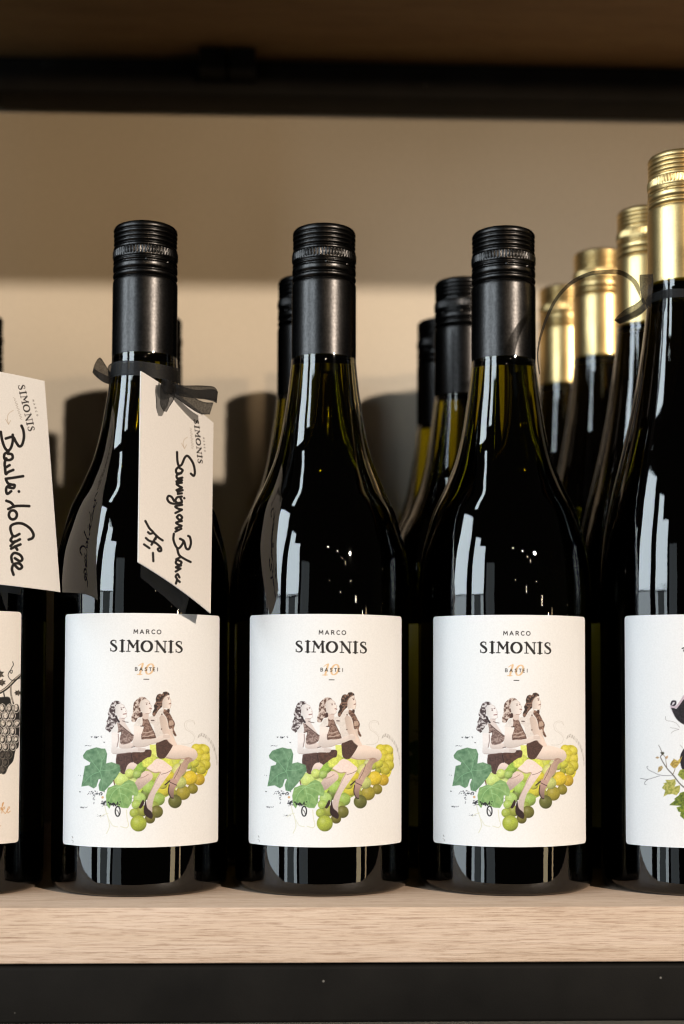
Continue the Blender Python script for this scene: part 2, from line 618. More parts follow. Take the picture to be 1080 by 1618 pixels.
def sw_M(x):
    return [([(x + 22, 6), (x + 14, 134)], 11, False), ([(x + 22, 8), (x + 74, 82)], 26, False), ([(x + 74, 82), (x + 124, 8)], 11, False),
            ([(x + 122, 6), (x + 128, 134)], 25, False), serif(x + 14, 5, 26), serif(x + 132, 5, 28), serif(x + 14, 135, 46), serif(x + 128, 135, 54)]


def sw_O(x):
    pts = [(x + 70 + 60 * math.sin(a), 70 - 64 * math.cos(a)) for a in np.linspace(0, 2 * math.pi, 25)]
    return [(pts, [12 + 18 * abs(math.sin(a)) for a in np.linspace(0, 2 * math.pi, 25)], True)]


def sw_N(x):
    return [([(x + 22, 6), (x + 22, 134)], 11, False), ([(x + 22, 8), (x + 120, 134)], 27, False), ([(x + 120, 6), (x + 120, 136)], 11, False),
            serif(x + 12, 5, 34), serif(x + 120, 5, 44), serif(x + 22, 135, 46)]


SIMONIS = sw_S(0) + sw_I(146) + sw_M(205) + sw_O(375) + sw_N(547) + sw_I(738) + sw_S(797)


def arc(cx, cy, rx, ry, a0, a1, n=12):
    return [(cx + rx * math.cos(R(a)), cy + ry * math.sin(R(a))) for a in np.linspace(a0, a1, n)]


# light sans capitals, each 0..1 wide and 0..1 high (y down)
SANS = {
    'M': [[(0, 1), (0.08, 0), (0.5, 0.72), (0.92, 0), (1, 1)]],
    'A': [[(0, 1), (0.45, 0), (0.9, 1)], [(0.16, 0.68), (0.74, 0.68)]],
    'R': [[(0, 1), (0, 0)], [(0, 0), (0.4, 0), (0.62, 0.12), (0.62, 0.38), (0.4, 0.5), (0, 0.5)], [(0.34, 0.5), (0.7, 1)]],
    'C': [arc(0.5, 0.5, 0.46, 0.5, -50, -310)],
    'O': [arc(0.5, 0.5, 0.5, 0.5, 0, 360, 20)],
    'B': [[(0, 1), (0, 0)], [(0, 0), (0.4, 0), (0.55, 0.12), (0.55, 0.36), (0.4, 0.47), (0, 0.47)], [(0.4, 0.47), (0.62, 0.6), (0.62, 0.86), (0.42, 1), (0, 1)]],
    'S': [[(0.6, 0.1), (0.35, 0), (0.08, 0.1), (0.05, 0.3), (0.3, 0.46), (0.55, 0.6), (0.58, 0.85), (0.32, 1), (0, 0.9)]],
    'T': [[(0, 0), (0.7, 0)], [(0.35, 0), (0.35, 1)]],
    'E': [[(0.5, 0), (0, 0), (0, 1), (0.5, 1)], [(0, 0.5), (0.44, 0.5)]],
    'I': [[(0, 0), (0, 1)]],
}


def sans(art, word, xs, o, ex, ey, h, w, col):
    """letters of word at the positions xs along ex, h high along ey"""
    for ch, x in zip(word, xs):
        for pts in SANS[ch]:
            q = [(o[0] + (x + px * h) * ex[0] + py * h * ey[0], o[1] + (x + px * h) * ex[1] + py * h * ey[1]) for px, py in pts]
            art.stroke(q, w, col, smooth=(len(pts) > 6))


INK = (26, 21, 20)
PAPER = (241, 240, 240)


def main_label_art():
    A = Art(90, 955, 365, 1352, PAPER)
    # --- lettering
    A.frame(160, 970, 7.714)
    sans(A, 'MARCO', (395, 472, 548, 612, 678), (0, 184), (1, 0.018), (-0.01, 1), 47, 9, INK)
    A.glyphs(SIMONIS, (108, 317), (1.0, 0.018), (-0.012, 1.0), INK, 1.12)
    OR = (232, 194, 152)
    A.stroke([(452, 632), (480, 612), (505, 606)], (8, 10, 14), OR)
    A.stroke([(504, 608), (466, 736)], (24, 24), OR)
    A.stroke([(436, 738), (494, 738)], 10, OR)
    z = [(588 + 42 * math.cos(a) - 18 * math.sin(a) * 0.9, 672 + 62 * math.sin(a)) for a in np.linspace(0, 2 * math.pi, 25)]
    A.stroke(z, [12 + 14 * abs(math.cos(a)) for a in np.linspace(0, 2 * math.pi, 25)], OR)
    sans(A, 'BASTEI', (412, 465, 530, 582, 630, 683), (0, 645), (1, 0.018), (-0.01, 1), 39, 6.5, INK)
    A.stroke([(516, 796), (577, 797)], 9, (40, 34, 32), smooth=False)

    # --- ink spatter and tendrils
    T2 = (120, 1070, 4.696)
    A.frame(*T2)
    r = random.Random(3)
    for cx, cy, sx, sy, n, s in ((150, 446, 42, 8, 16, 4), (95, 508, 40, 4, 8, 3), (208, 484, 8, 5, 3, 4), (25, 850, 8, 4, 3, 4), (145, 862, 60, 14, 34, 5), (60, 966, 34, 5, 12, 3),
                                 (208, 942, 18, 20, 26, 7), (180, 1028, 40, 6, 9, 3), (130, 900, 14, 30, 14, 4), (300, 945, 34, 14, 26, 6), (425, 915, 12, 22, 10, 3), (30, 730, 14, 3, 5, 2), (150, 600, 10, 4, 3, 2)):
        for _ in range(n):
            x, y = r.gauss(cx, sx * 0.5), r.gauss(cy, sy * 0.5)
            A.stroke([(x, y), (x + r.uniform(-8, 8), y + r.uniform(-4, 4))], r.uniform(0.5, 1.3) * s, (28, 28, 34), r.uniform(0.5, 1), False)
    TE = (222, 218, 190)
    A.stroke([(212, 950), (222, 1000), (238, 1050), (246, 1110), (225, 1160)], 5, TE)
    A.stroke([(372, 985), (378, 1050), (388, 1095), (372, 1118), (330, 1108)], 5, TE)
    A.stroke([(246, 1060), (270, 1100), (310, 1112)], 4, TE)
    A.stroke([(180, 1040), (205, 1020), (238, 1010)], 4, TE)
    A.dot(196, 892, 9, (214, 170, 120))
    # --- the grapes behind
    G = [(735, 640, 52, (196, 208, 66)), (792, 640, 30, (206, 214, 150)), (890, 530, 36, (226, 214, 62)), (955, 540, 36, (232, 222, 72)), (918, 560, 30, (224, 210, 56)), (905, 600, 36, (222, 214, 66)), (958, 600, 36, (228, 216, 70)),
         (955, 650, 42, (214, 206, 62)), (915, 668, 42, (208, 200, 58)), (935, 690, 30, (196, 190, 52)), (872, 690, 24, (150, 158, 44)), (830, 650, 34, (186, 200, 84)), (880, 638, 31, (206, 208, 66)),
         (912, 760, 42, (206, 172, 38)), (845, 748, 54, (232, 204, 46)), (865, 828, 38, (136, 126, 34)), (793, 858, 53, (158, 146, 40)), (720, 862, 30, (150, 148, 50)), (733, 922, 50, (84, 88, 30)),
         (765, 690, 52, (218, 224, 130)), (772, 780, 46, (196, 208, 120)), (676, 640, 44, (220, 226, 96)), (690, 735, 40, (220, 206, 56)), (600, 720, 52, (192, 208, 90)), (655, 830, 50, (218, 208, 56)), (640, 790, 40, (206, 206, 70)),
         (545, 625, 58, (214, 224, 96)), (472, 664, 48, (146, 184, 74)), (450, 726, 42, (152, 182, 92)), (400, 716, 38, (206, 224, 112)), (335, 760, 54, (206, 226, 124)), (425, 790, 40, (214, 226, 140)),
         (520, 868, 42, (92, 110, 42)), (540, 812, 52, (164, 200, 92)), (610, 905, 48, (152, 186, 80)), (470, 900, 46, (170, 204, 110)), (445, 945, 34, (168, 196, 92)), (575, 960, 40, (140, 160, 62)),
         (490, 992, 42, (142, 150, 52)), (430, 1008, 34, (160, 176, 66)), (598, 998, 46, (98, 96, 30)), (548, 1048, 38, (98, 92, 30)), (462, 1085, 60, (164, 178, 56))]
    A.fill([(880, 500), (960, 500), (990, 560), (985, 660), (950, 740), (880, 700), (850, 640), (860, 560)], (218, 208, 66), noise=0.3, cell=7)
    A.fill([(545, 500), (592, 500), (598, 606), (552, 594)], (226, 234, 124), smooth=False, noise=0.1)
    A.fill([(430, 640), (560, 590), (720, 620), (800, 700), (740, 830), (640, 900), (520, 900), (440, 840), (360, 760)], (176, 198, 84), noise=0.35, cell=12)
    for g in G:
        A.ball(*g)
    # --- the sitter on the right
    SK, SKD = (226, 206, 195), (190, 162, 148)
    T6, T7, T8 = (140, 1080, 9.0), (220, 1080, 8.308), (120, 1170, 4.909)
    A.frame(*T2)   # her lower leg and shoe
    A.fill([(812, 592), (900, 566), (880, 612), (836, 640), (818, 690), (776, 742), (748, 790), (712, 786), (716, 746), (742, 690), (786, 636)], SKD, noise=0.1, shade=0.12, sdir=(1, 0))
    A.stroke([(778, 640), (756, 700), (722, 760)], 3, (90, 70, 66))
    A.fill([(700, 752), (748, 764), (746, 802), (726, 842), (722, 896), (702, 890), (684, 850), (690, 800)], (168, 138, 130), shade=0.3)
    A.stroke([(690, 800), (684, 850), (702, 892), (720, 898)], 7, (48, 30, 30))
    A.stroke([(698, 780), (746, 802)], 5, (60, 40, 38), smooth=False)
    A.stroke([(660, 798), (694, 770)], 9, (52, 34, 34), smooth=False)
    A.frame(*T7)
    A.fill([(490, 800), (560, 810), (640, 830), (720, 860), (755, 900), (760, 950), (735, 995), (690, 1000), (650, 970), (560, 985), (400, 990), (340, 960), (435, 810)], (232, 215, 206), shade=0.14, soft=1)
    A.stroke([(345, 966), (440, 992), (560, 988), (640, 972)], 12, (176, 146, 132), 0.8)
    A.stroke([(600, 1000), (650, 975), (690, 990)], 10, (150, 120, 108), 0.7)
    A.fill([(320, 330), (250, 360), (200, 420), (112, 440), (122, 500), (190, 560), (215, 690), (330, 700), (335, 600), (290, 500), (310, 400)], (228, 219, 214), noise=0.08)
    A.fill([(215, 795), (240, 770), (345, 735), (390, 780), (438, 812), (345, 962), (300, 987), (250, 975), (226, 930)], (74, 49, 42), noise=0.35, cell=7)
    A.fill([(380, 600), (432, 596), (444, 680), (480, 790), (430, 740)], (222, 203, 192))
    A.fill([(260, 450), (292, 412), (342, 440), (372, 540), (386, 600), (412, 660), (462, 740), (494, 806), (440, 812), (380, 762), (330, 684), (288, 600)], SK, shade=0.12, sdir=(-1, 0))
    A.stroke([(330, 690), (378, 765), (432, 812)], 9, (120, 92, 84), 0.8)
    A.fill([(320, 335), (362, 350), (402, 400), (442, 480), (462, 545), (450, 600), (486, 680), (462, 690), (440, 650), (430, 592), (390, 590), (370, 500), (350, 440), (314, 390)], (150, 118, 102), dark=(92, 64, 54), noise=0.9, cell=9)
    A.fill([(385, 490), (430, 480), (448, 540), (395, 555)], (186, 160, 144), noise=0.2)
    A.stroke([(388, 480), (440, 482), (460, 545), (392, 562)], 7, (86, 58, 50))
    A.stroke([(155, 484), (190, 486)], 12, (70, 50, 48), smooth=False)
    A.dot(294, 404, 9, (80, 58, 52))
    A.dot(290, 598, 8, (80, 58, 52))
    A.fill([(310, 115), (350, 105), (385, 125), (392, 152), (345, 170), (322, 195), (302, 235), (297, 300), (260, 340), (235, 372), (205, 422), (188, 432), (170, 410), (175, 370), (195, 330), (190, 290), (215, 240), (215, 200), (235, 150), (270, 135), (298, 140)],
           (132, 102, 88), dark=(44, 28, 24), noise=1.2, cell=9)
    A.fill([(345, 167), (385, 150), (394, 188), (410, 218), (416, 244), (406, 252), (415, 286), (404, 300), (408, 318), (385, 332), (345, 322), (312, 330), (300, 300), (302, 235), (322, 192)], (236, 222, 214), shade=0.09, sdir=(-1, 0))
    A.dot(383, 203, 8, (74, 52, 46))
    A.stroke([(392, 160), (396, 190), (411, 220), (416, 244), (407, 252), (415, 286), (405, 300), (408, 318), (385, 333)], 4, (176, 146, 134), 0.9, False)
    A.stroke([(366, 188), (392, 184)], 6, (130, 104, 94))
    A.stroke([(388, 268), (412, 262)], 10, (126, 84, 76))
    A.fill([(365, 335), (396, 340), (390, 386), (368, 372)], (66, 44, 38))
    # --- the sitter in the middle
    A.frame(*T2)
    A.fill([(405, 560), (545, 536), (556, 580), (530, 606), (490, 626), (455, 648), (418, 622)], (84, 58, 50), noise=0.35, cell=8)
    A.frame(*T8)   # her leg and shoe
    A.fill([(545, 216), (600, 160), (640, 140), (700, 170), (742, 208), (736, 238), (692, 300), (642, 372), (612, 424), (592, 500), (588, 560), (556, 548), (545, 490), (560, 430), (590, 370), (620, 300), (650, 244), (605, 246)], (228, 209, 202), noise=0.06, shade=0.14, soft=1)
    A.stroke([(548, 220), (600, 248), (652, 246)], 8, (168, 138, 126), 0.8)
    A.stroke([(655, 250), (622, 310), (586, 380), (560, 432)], 6, (180, 152, 142), 0.8)
    A.stroke([(660, 262), (700, 252), (738, 232)], 3, (80, 60, 58))
    A.fill([(540, 452), (550, 520), (582, 552), (594, 580), (586, 606), (556, 596), (530, 572), (524, 530)], (44, 26, 26), noise=0.3)
    A.fill([(484, 522), (518, 460), (526, 490), (502, 526)], (50, 30, 30))
    A.frame(*T6)
    A.fill([(760, 410), (845, 428), (842, 520), (800, 540), (756, 500)], (220, 200, 191))
    A.fill([(760, 490), (800, 512), (840, 508), (870, 590), (920, 680), (962, 775), (940, 792), (800, 792), (750, 802), (750, 720), (780, 620), (745, 605), (765, 560)], (158, 130, 118), dark=(104, 76, 66), noise=0.7, cell=8)
    for a, b in (((770, 700), (910, 668)), ((765, 750), (930, 720))):
        A.stroke([a, ((a[0] + b[0]) / 2, (a[1] + b[1]) / 2 + 12), b], 14, (198, 176, 164), 0.9)
    A.stroke([(760, 778), (850, 768), (945, 770)], 12, (70, 48, 42), 0.9)
    A.stroke([(845, 520), (880, 600), (940, 720)], 10, (80, 56, 50), 0.9)
    A.fill([(760, 478), (700, 510), (640, 590), (650, 612), (742, 612), (764, 560)], (230, 222, 217), noise=0.08)
    A.stroke([(735, 608), (775, 604)], 14, (70, 48, 44), smooth=False)
    A.fill([(640, 610), (740, 610), (772, 650), (752, 720), (752, 792), (850, 792), (960, 772), (1000, 750), (1065, 728), (1110, 712), (1150, 740), (1158, 790), (1080, 800), (1000, 832), (900, 852), (800, 892), (680, 902), (620, 880), (630, 780), (640, 700)], (232, 219, 213), shade=0.12)
    A.stroke([(630, 884), (690, 904), (800, 894), (900, 856), (1000, 836)], 7, (160, 132, 122), 0.7)
    A.stroke([(750, 720), (752, 790)], 9, (90, 66, 60), 0.8, False)
    for k in range(3):
        A.stroke([(1060, 738 + 16 * k), (1150, 742 + 15 * k)], 4, (176, 150, 140), 0.8, False)
    A.fill([(690, 220), (740, 190), (800, 200), (824, 232), (762, 238), (728, 290), (732, 360), (742, 400), (756, 460), (700, 490), (660, 545), (612, 540), (605, 480), (625, 420), (630, 350), (640, 280), (665, 245)], (214, 196, 186), dark=(96, 70, 62), noise=1.25, cell=11)
    A.fill([(735, 408), (758, 412), (762, 465), (722, 480), (726, 440)], (70, 48, 44))
    A.fill([(725, 292), (760, 236), (822, 226), (862, 260), (872, 290), (890, 322), (880, 340), (892, 360), (872, 380), (884, 402), (850, 432), (800, 430), (760, 410), (735, 370)], (237, 225, 219), shade=0.08, sdir=(-1, 0))
    A.dot(822, 294, 9, (110, 84, 78))
    A.stroke([(806, 276), (836, 274)], 5, (150, 124, 114))
    A.stroke([(826, 228), (862, 260), (872, 290), (891, 322), (881, 340), (893, 360), (873, 380), (885, 402), (850, 433), (800, 431)], 5, (190, 164, 154), 0.9, False)
    A.dot(862, 283, 8, (110, 84, 78))
    A.stroke([(865, 352), (888, 358)], 15, (150, 108, 102))
    A.stroke([(810, 428), (856, 428)], 9, (176, 150, 142))
    # --- the sitter on the left
    A.frame(*T2)
    A.fill([(300, 572), (405, 558), (418, 626), (385, 652), (362, 716), (330, 706), (296, 640)], (84, 61, 56), noise=0.35, cell=8)
    A.stroke([(408, 575), (420, 640)], 6, (40, 26, 24), 0.8)
    A.frame(*T8)
    A.fill([(375, 252), (398, 192), (432, 170), (472, 190), (440, 232), (402, 262)], (222, 202, 193), shade=0.14)
    A.fill([(478, 292), (530, 238), (582, 248), (592, 292), (540, 342), (480, 388), (452, 340)], (212, 188, 178), noise=0.08, shade=0.18)
    A.stroke([(480, 292), (520, 286), (560, 262)], 5, (150, 120, 112), 0.7)
    A.frame(*T6)
    A.fill([(430, 490), (502, 500), (520, 560), (604, 704), (560, 692), (430, 562)], (224, 208, 202))
    A.fill([(430, 790), (460, 858), (605, 840), (624, 900), (600, 922), (438, 916)], (226, 210, 204), shade=0.1)
    A.fill([(400, 552), (430, 570), (592, 700), (636, 740), (620, 812), (560, 852), (460, 862), (440, 780), (462, 690), (410, 702), (400, 640)], (172, 150, 142), dark=(116, 92, 86), noise=0.8, cell=8)
    A.stroke([(430, 570), (520, 650), (634, 738)], 12, (90, 68, 64), 0.9)
    A.stroke([(460, 770), (540, 745), (620, 770)], 9, (104, 80, 74), 0.9)
    A.stroke([(455, 840), (540, 838), (615, 800)], 8, (92, 70, 64), 0.9)
    A.stroke([(410, 695), (500, 658)], 8, (70, 52, 50), 0.9)
    A.stroke([(455, 670), (470, 735)], 8, (84, 62, 58), 0.9)
    A.fill([(400, 560), (340, 640), (320, 702), (402, 702), (416, 640)], (232, 227, 225))
    A.fill([(325, 698), (422, 700), (432, 780), (402, 900), (430, 922), (600, 926), (680, 908), (802, 922), (802, 945), (772, 976), (600, 976), (480, 992), (330, 992), (324, 880)], (232, 222, 219), shade=0.10)
    A.stroke([(418, 720), (420, 800), (402, 900)], 12, (130, 106, 102), 0.8)
    A.stroke([(340, 994), (480, 994), (600, 980)], 6, (164, 140, 134), 0.7)
    for k in range(3):
        A.stroke([(700, 922 + 16 * k), (800, 930 + 14 * k)], 4, (176, 152, 146), 0.8, False)
    A.stroke([(610, 905), (650, 900)], 9, (70, 56, 56), 0.9, False)
    A.fill([(330, 270), (380, 245), (440, 255), (452, 286), (392, 300), (376, 360), (380, 430), (402, 470), (430, 530), (400, 562), (350, 620), (300, 692), (250, 660), (235, 620), (260, 560), (250, 540), (280, 470), (270, 420), (285, 370), (310, 310)], (218, 210, 209), dark=(70, 54, 54), noise=1.25, cell=11)
    A.stroke([(385, 465), (400, 505), (428, 545)], 26, (52, 38, 40))
    A.stroke([(480, 530), (515, 545), (560, 552)], 9, (92, 74, 74))
    A.fill([(375, 342), (402, 300), (452, 286), (500, 310), (522, 360), (542, 400), (534, 440), (540, 470), (500, 496), (440, 490), (402, 460), (380, 400)], (238, 230, 227), shade=0.08, sdir=(-1, 0))
    A.dot(465, 366, 11, (124, 102, 100))
    A.stroke([(448, 346), (478, 342)], 6, (150, 128, 124))
    A.stroke([(456, 288), (500, 310), (522, 360), (543, 400), (535, 440), (541, 470), (500, 497), (440, 492)], 5, (190, 170, 166), 0.9, False)
    A.dot(496, 342, 9, (124, 102, 100))
    A.stroke([(490, 436), (530, 430)], 15, (160, 120, 118))
    A.dot(522, 396, 6, (190, 166, 162))
    A.stroke([(470, 494), (510, 496)], 9, (170, 148, 146))
    # grapes lying over the laps
    A.frame(*T2)
    for g in ((545, 628, 46, (216, 226, 100)), (470, 668, 34, (150, 188, 80)), (690, 640, 34, (222, 228, 100)), (400, 718, 34, (206, 224, 112)), (455, 722, 30, (164, 192, 104))):
        pass
    A.frame(*T8)
    A.fill([(450, 232), (470, 196), (510, 165), (522, 200), (500, 236)], (150, 186, 78), noise=0.2)
    A.fill([(510, 160), (560, 130), (600, 140), (590, 175), (545, 205), (520, 200)], (216, 224, 104), noise=0.2)
    A.ball(415, 255, 36, (206, 224, 114))
    A.ball(472, 262, 32, (160, 190, 96))
    A.fill([(665, 142), (710, 140), (742, 165), (746, 205), (700, 172)], (220, 226, 92), noise=0.15)
    # --- the leaves
    A.frame(*T2)
    A.fill([(50, 580), (75, 545), (110, 532), (150, 520), (190, 530), (215, 530), (230, 570), (222, 640), (262, 630), (320, 650), (330, 690), (300, 740), (260, 790), (205, 850), (172, 842), (165, 800), (182, 755), (166, 758), (150, 812), (130, 826), (90, 804), (38, 812), (50, 750), (64, 660), (100, 650), (105, 634), (55, 602)],
           (128, 162, 124), smooth=False, dark=(80, 118, 82), noise=0.35, cell=18)
    for pts in (((175, 700), (190, 620), (150, 530)), ((175, 700), (110, 730), (45, 800)), ((175, 700), (130, 640), (75, 560)), ((178, 690), (250, 690), (325, 660)), ((178, 700), (195, 770), (185, 840)), ((110, 730), (110, 780), (120, 815)), ((190, 620), (210, 590), (222, 545))):
        A.stroke(pts, (5, 4, 2), (134, 178, 134), 0.8)
    A.stroke([(278, 768), (286, 800)], 8, (110, 70, 50))
    A.fill([(220, 880), (235, 820), (262, 812), (290, 798), (330, 804), (356, 780), (390, 760), (430, 775), (448, 806), (462, 842), (454, 880), (415, 878), (412, 930), (385, 972), (340, 970), (290, 944), (266, 932), (246, 976), (226, 950)],
           (156, 188, 120), smooth=False, dark=(110, 150, 86), noise=0.35, cell=18)
    for pts in (((318, 815), (330, 880), (350, 965)), ((318, 815), (270, 860), (235, 940)), ((318, 815), (380, 830), (450, 870)), ((318, 815), (370, 790), (425, 785)), ((325, 860), (370, 880), (400, 930)), ((318, 815), (270, 820), (230, 850))):
        A.stroke(pts, (5, 4, 2), (166, 206, 142), 0.8)
    for _ in range(30):
        A.dot(r.gauss(285, 20), r.gauss(940, 7), r.uniform(2, 6), (24, 26, 22))
    A.stroke(arc(308, 996, 18, 36, 0, 360, 24), 9, (36, 34, 36))
    A.stroke([(300, 985), (312, 1000), (318, 1022)], 5, (60, 58, 60))
    # --- the faint drawn word at the right
    A.stroke([(878, 350), (872, 326), (835, 318), (805, 340), (812, 385), (850, 410), (875, 440), (868, 478), (830, 496), (780, 496)], 3, (150, 140, 132), 0.35)
    A.stroke([(884, 344), (862, 332), (828, 330), (818, 352), (830, 388), (866, 408), (886, 440)], 2, (150, 140, 132), 0.25)
    W3 = [(905, 440), (925, 425), (950, 432), (975, 450), (1000, 478), (1018, 510), (1030, 545), (1040, 590), (1045, 640)]
    for i, (x, y) in enumerate(catmull(W3, 4)):
        a = r.uniform(0.25, 0.8)
        A.stroke([(x - 5, y + 12), (x + 3, y - 10)], r.uniform(1.2, 3.4), (70, 64, 58), a * 0.8 if i % 3 else 0.15, False)
        A.stroke([(x - 2, y + 12), (x + 7, y + 6)], 2, (130, 120, 112), 0.2, False)
    A.frame(80, 960, 3.517)   # the small mark in the lower corner
    A.stroke([(118, 1272), (122, 1280)], 4, (120, 116, 112), 0.7)
    A.stroke([(116, 1292), (124, 1298), (122, 1306)], 3, (130, 126, 122), 0.6)
    return A


def engraved_label_art():
    """black engraving of grapes with orange script, seen in part on the bottle at the left edge"""
    A = Art(-190, 950, 60, 1350, (236, 229, 222))
    A.frame(0, 1030, 5.4)
    K = (20, 17, 15)
    P = (218, 204, 190)
    r = random.Random(11)
    A.stroke([(-420, 330), (-250, 360), (-100, 390), (0, 345), (60, 305), (120, 245), (175, 195)], (10, 12, 16, 24, 26, 26, 20), K)
    A.stroke([(-100, 386), (0, 340), (60, 300), (120, 240), (175, 190)], 9, P, 0.9)
    A.stroke([(175, 222), (100, 242), (68, 205), (80, 165), (102, 158), (98, 182), (84, 172), (96, 140), (112, 110), (106, 84)], 6, K)
    A.stroke([(90, 290), (92, 360), (112, 440)], 12, K)
    A.stroke([(90, 290), (92, 360), (110, 430)], 5, P)
    A.stroke([(30, 350), (35, 390), (25, 440)], 10, K)
    for cx, cy, s in ((-20, 190, 60), (10, 262, 42), (150, 350, 34), (-120, 250, 80), (-240, 260, 80), (-180, 170, 60)):
        pts = [(cx + s * (0.62 + 0.38 * ((i % 2))) * math.cos(i * 0.45), cy + 0.8 * s * (0.62 + 0.38 * (i % 2)) * math.sin(i * 0.45)) for i in range(14)]
        A.fill(pts, (96, 86, 76), smooth=False, dark=K, noise=1.0, cell=6)
    A.fill([(-300, 420), (-150, 400), (20, 385), (80, 390), (100, 450), (160, 460), (168, 560), (165, 640), (158, 800), (130, 840), (110, 930), (70, 980), (45, 1035), (0, 1040), (-80, 1100), (-160, 1060), (-240, 900), (-300, 700)], K, noise=0.3)
    for row in range(9):
        y = 480 + row * 66
        for k in range(9):
            x = 138 - k * 58 - (29 if row % 2 else 0) + r.uniform(-6, 6)
            if x < -280 + row * 12 or x > 150 - max(0, row - 5) * 26:
                continue
            dk = row > 5
            w, h = 26 + r.uniform(-3, 3), 36 + r.uniform(-4, 3)
            A.fill(arc(x, y, w + 2, h + 2, 0, 340, 14), (120, 112, 104) if dk else (236, 229, 222))
            A.fill(arc(x, y, w - 3, h - 3, 0, 340, 14), K)
            A.fill(arc(x - 3, y - 5, w - 9, h - 12, 0, 340, 14), (84, 76, 70) if dk else (232, 224, 216), dark=K if dk else (120, 110, 102), noise=1.0, cell=6)
            A.fill(arc(x - 6, y + 6, w * 0.45, h * 0.5, 0, 340, 12), (110, 102, 94) if dk else (238, 231, 224), alpha=0.6)
    OR = (204, 150, 92)
    A.stroke([(5, 1345), (25, 1300), (28, 1285), (18, 1300), (14, 1375)], 6, OR)
    A.stroke([(14, 1350), (34, 1322), (38, 1338), (20, 1348), (42, 1378), (56, 1360), (80, 1330), (72, 1322), (60, 1350), (66, 1374), (86, 1358)], 5, OR)
    A.stroke([(-20, 1350), (0, 1330), (8, 1345), (5, 1350)], 5, OR)
    A.stroke([(-60, 1486), (4, 1484)], 5, OR, smooth=False)
    return A


def vine_label_art():
    """white label with a vine shoot and dark rolled shapes, seen in part on the bottle at the right edge"""
    A = Art(980, 950, 1240, 1352, (236, 235, 236))
    A.frame(990, 1000, 5.222)
    # dark rolled brim and round dark shape
    A.fill([(352, 610), (372, 560), (410, 562), (412, 600), (440, 560), (480, 500), (560, 470), (640, 500), (650, 620), (600, 720), (520, 760), (460, 750), (400, 700)], (212, 204, 212))
    A.fill([(365, 620), (380, 610), (410, 626), (450, 570), (500, 540), (640, 560), (660, 640), (600, 730), (520, 762), (462, 752), (405, 704)], (46, 38, 44), dark=(20, 16, 20), noise=0.6, cell=10)
    A.stroke([(366, 590), (376, 566), (400, 566), (398, 590), (372, 606)], 14, (40, 32, 40))
    A.stroke([(372, 610), (410, 610), (450, 560), (490, 505)], 18, (196, 178, 188))
    A.fill([(436, 1050), (450, 990), (500, 930), (600, 940), (660, 1040), (620, 1140), (500, 1150), (455, 1120)], (30, 24, 30), noise=0.3)
    A.stroke([(456, 128), (476, 124), (470, 150), (490, 150)], 8, INK)
    for pts in ([(366, 828), (384, 812), (430, 796)], [(320, 690), (326, 720), (400, 740), (436, 780)], [(360, 780), (400, 790), (430, 796)], [(440, 925), (462, 950)]):
        A.stroke(pts, 3, (120, 112, 112), 0.8)
    BR = (60, 48, 40)
    A.stroke([(262, 925), (282, 965), (292, 1000), (280, 1030), (330, 1115), (380, 1170), (430, 1235), (480, 1280), (560, 1330)], (3, 4, 6, 6, 7, 8, 8, 9, 10), BR)
    A.stroke([(292, 1000), (318, 1030), (330, 1110)], 4, (120, 100, 80))
    A.stroke([(380, 1170), (398, 1120), (400, 1060), (388, 1040)], 5, (110, 92, 64))
    A.stroke([(380, 1176), (320, 1178), (270, 1172), (220, 1150), (180, 1130), (165, 1105), (176, 1102)], 4, (110, 108, 110))
    A.stroke([(270, 1180), (220, 1195), (170, 1208), (112, 1200)], 4, (110, 108, 110))
    A.stroke([(176, 1208), (150, 1230), (150, 1250), (160, 1252)], 4, (110, 108, 110))

    def leaf(pts, c, d):
        A.fill(pts, c, smooth=False, dark=d, noise=0.8, cell=9)
    leaf([(255, 1152), (262, 1105), (290, 1096), (300, 1112), (282, 1138)], (196, 178, 120), (150, 120, 80))
    leaf([(235, 1030), (252, 1018), (270, 1028), (256, 1040)], (196, 170, 130), (150, 120, 90))
    leaf([(275, 985), (305, 982), (310, 1000), (290, 1008)], (110, 100, 70), (50, 44, 34))
    leaf([(318, 1022), (340, 1012), (338, 1034), (322, 1040)], (200, 160, 120), (150, 120, 80))
    leaf([(356, 1085), (372, 1060), (390, 1040), (420, 1055), (460, 1015), (440, 1070), (410, 1110), (390, 1118), (372, 1105)], (206, 180, 90), (158, 130, 60))
    leaf([(290, 1280), (310, 1250), (300, 1238), (330, 1236), (318, 1212), (360, 1214), (400, 1205), (405, 1240), (392, 1270), (440, 1256), (436, 1310), (410, 1340), (380, 1330), (340, 1332), (302, 1352), (318, 1300)], (190, 182, 100), (140, 142, 60))
    leaf([(420, 1172), (440, 1130), (480, 1124), (520, 1160), (500, 1220), (460, 1210)], (150, 156, 66), (110, 120, 46))
    leaf([(350, 1420), (400, 1380), (390, 1370), (430, 1340), (440, 1320), (500, 1300), (560, 1340), (560, 1400), (500, 1430), (400, 1425)], (128, 140, 48), (76, 92, 30))
    leaf([(410, 1440), (450, 1428), (540, 1420), (580, 1480), (520, 1560), (480, 1545), (440, 1510), (445, 1480), (425, 1475)], (132, 146, 46), (80, 100, 30))
    return A


def handwriting(A, T, lines, w, col=(24, 20, 20)):
    A.frame(*T)
    for l in lines:
        A.stroke(l, w, col)


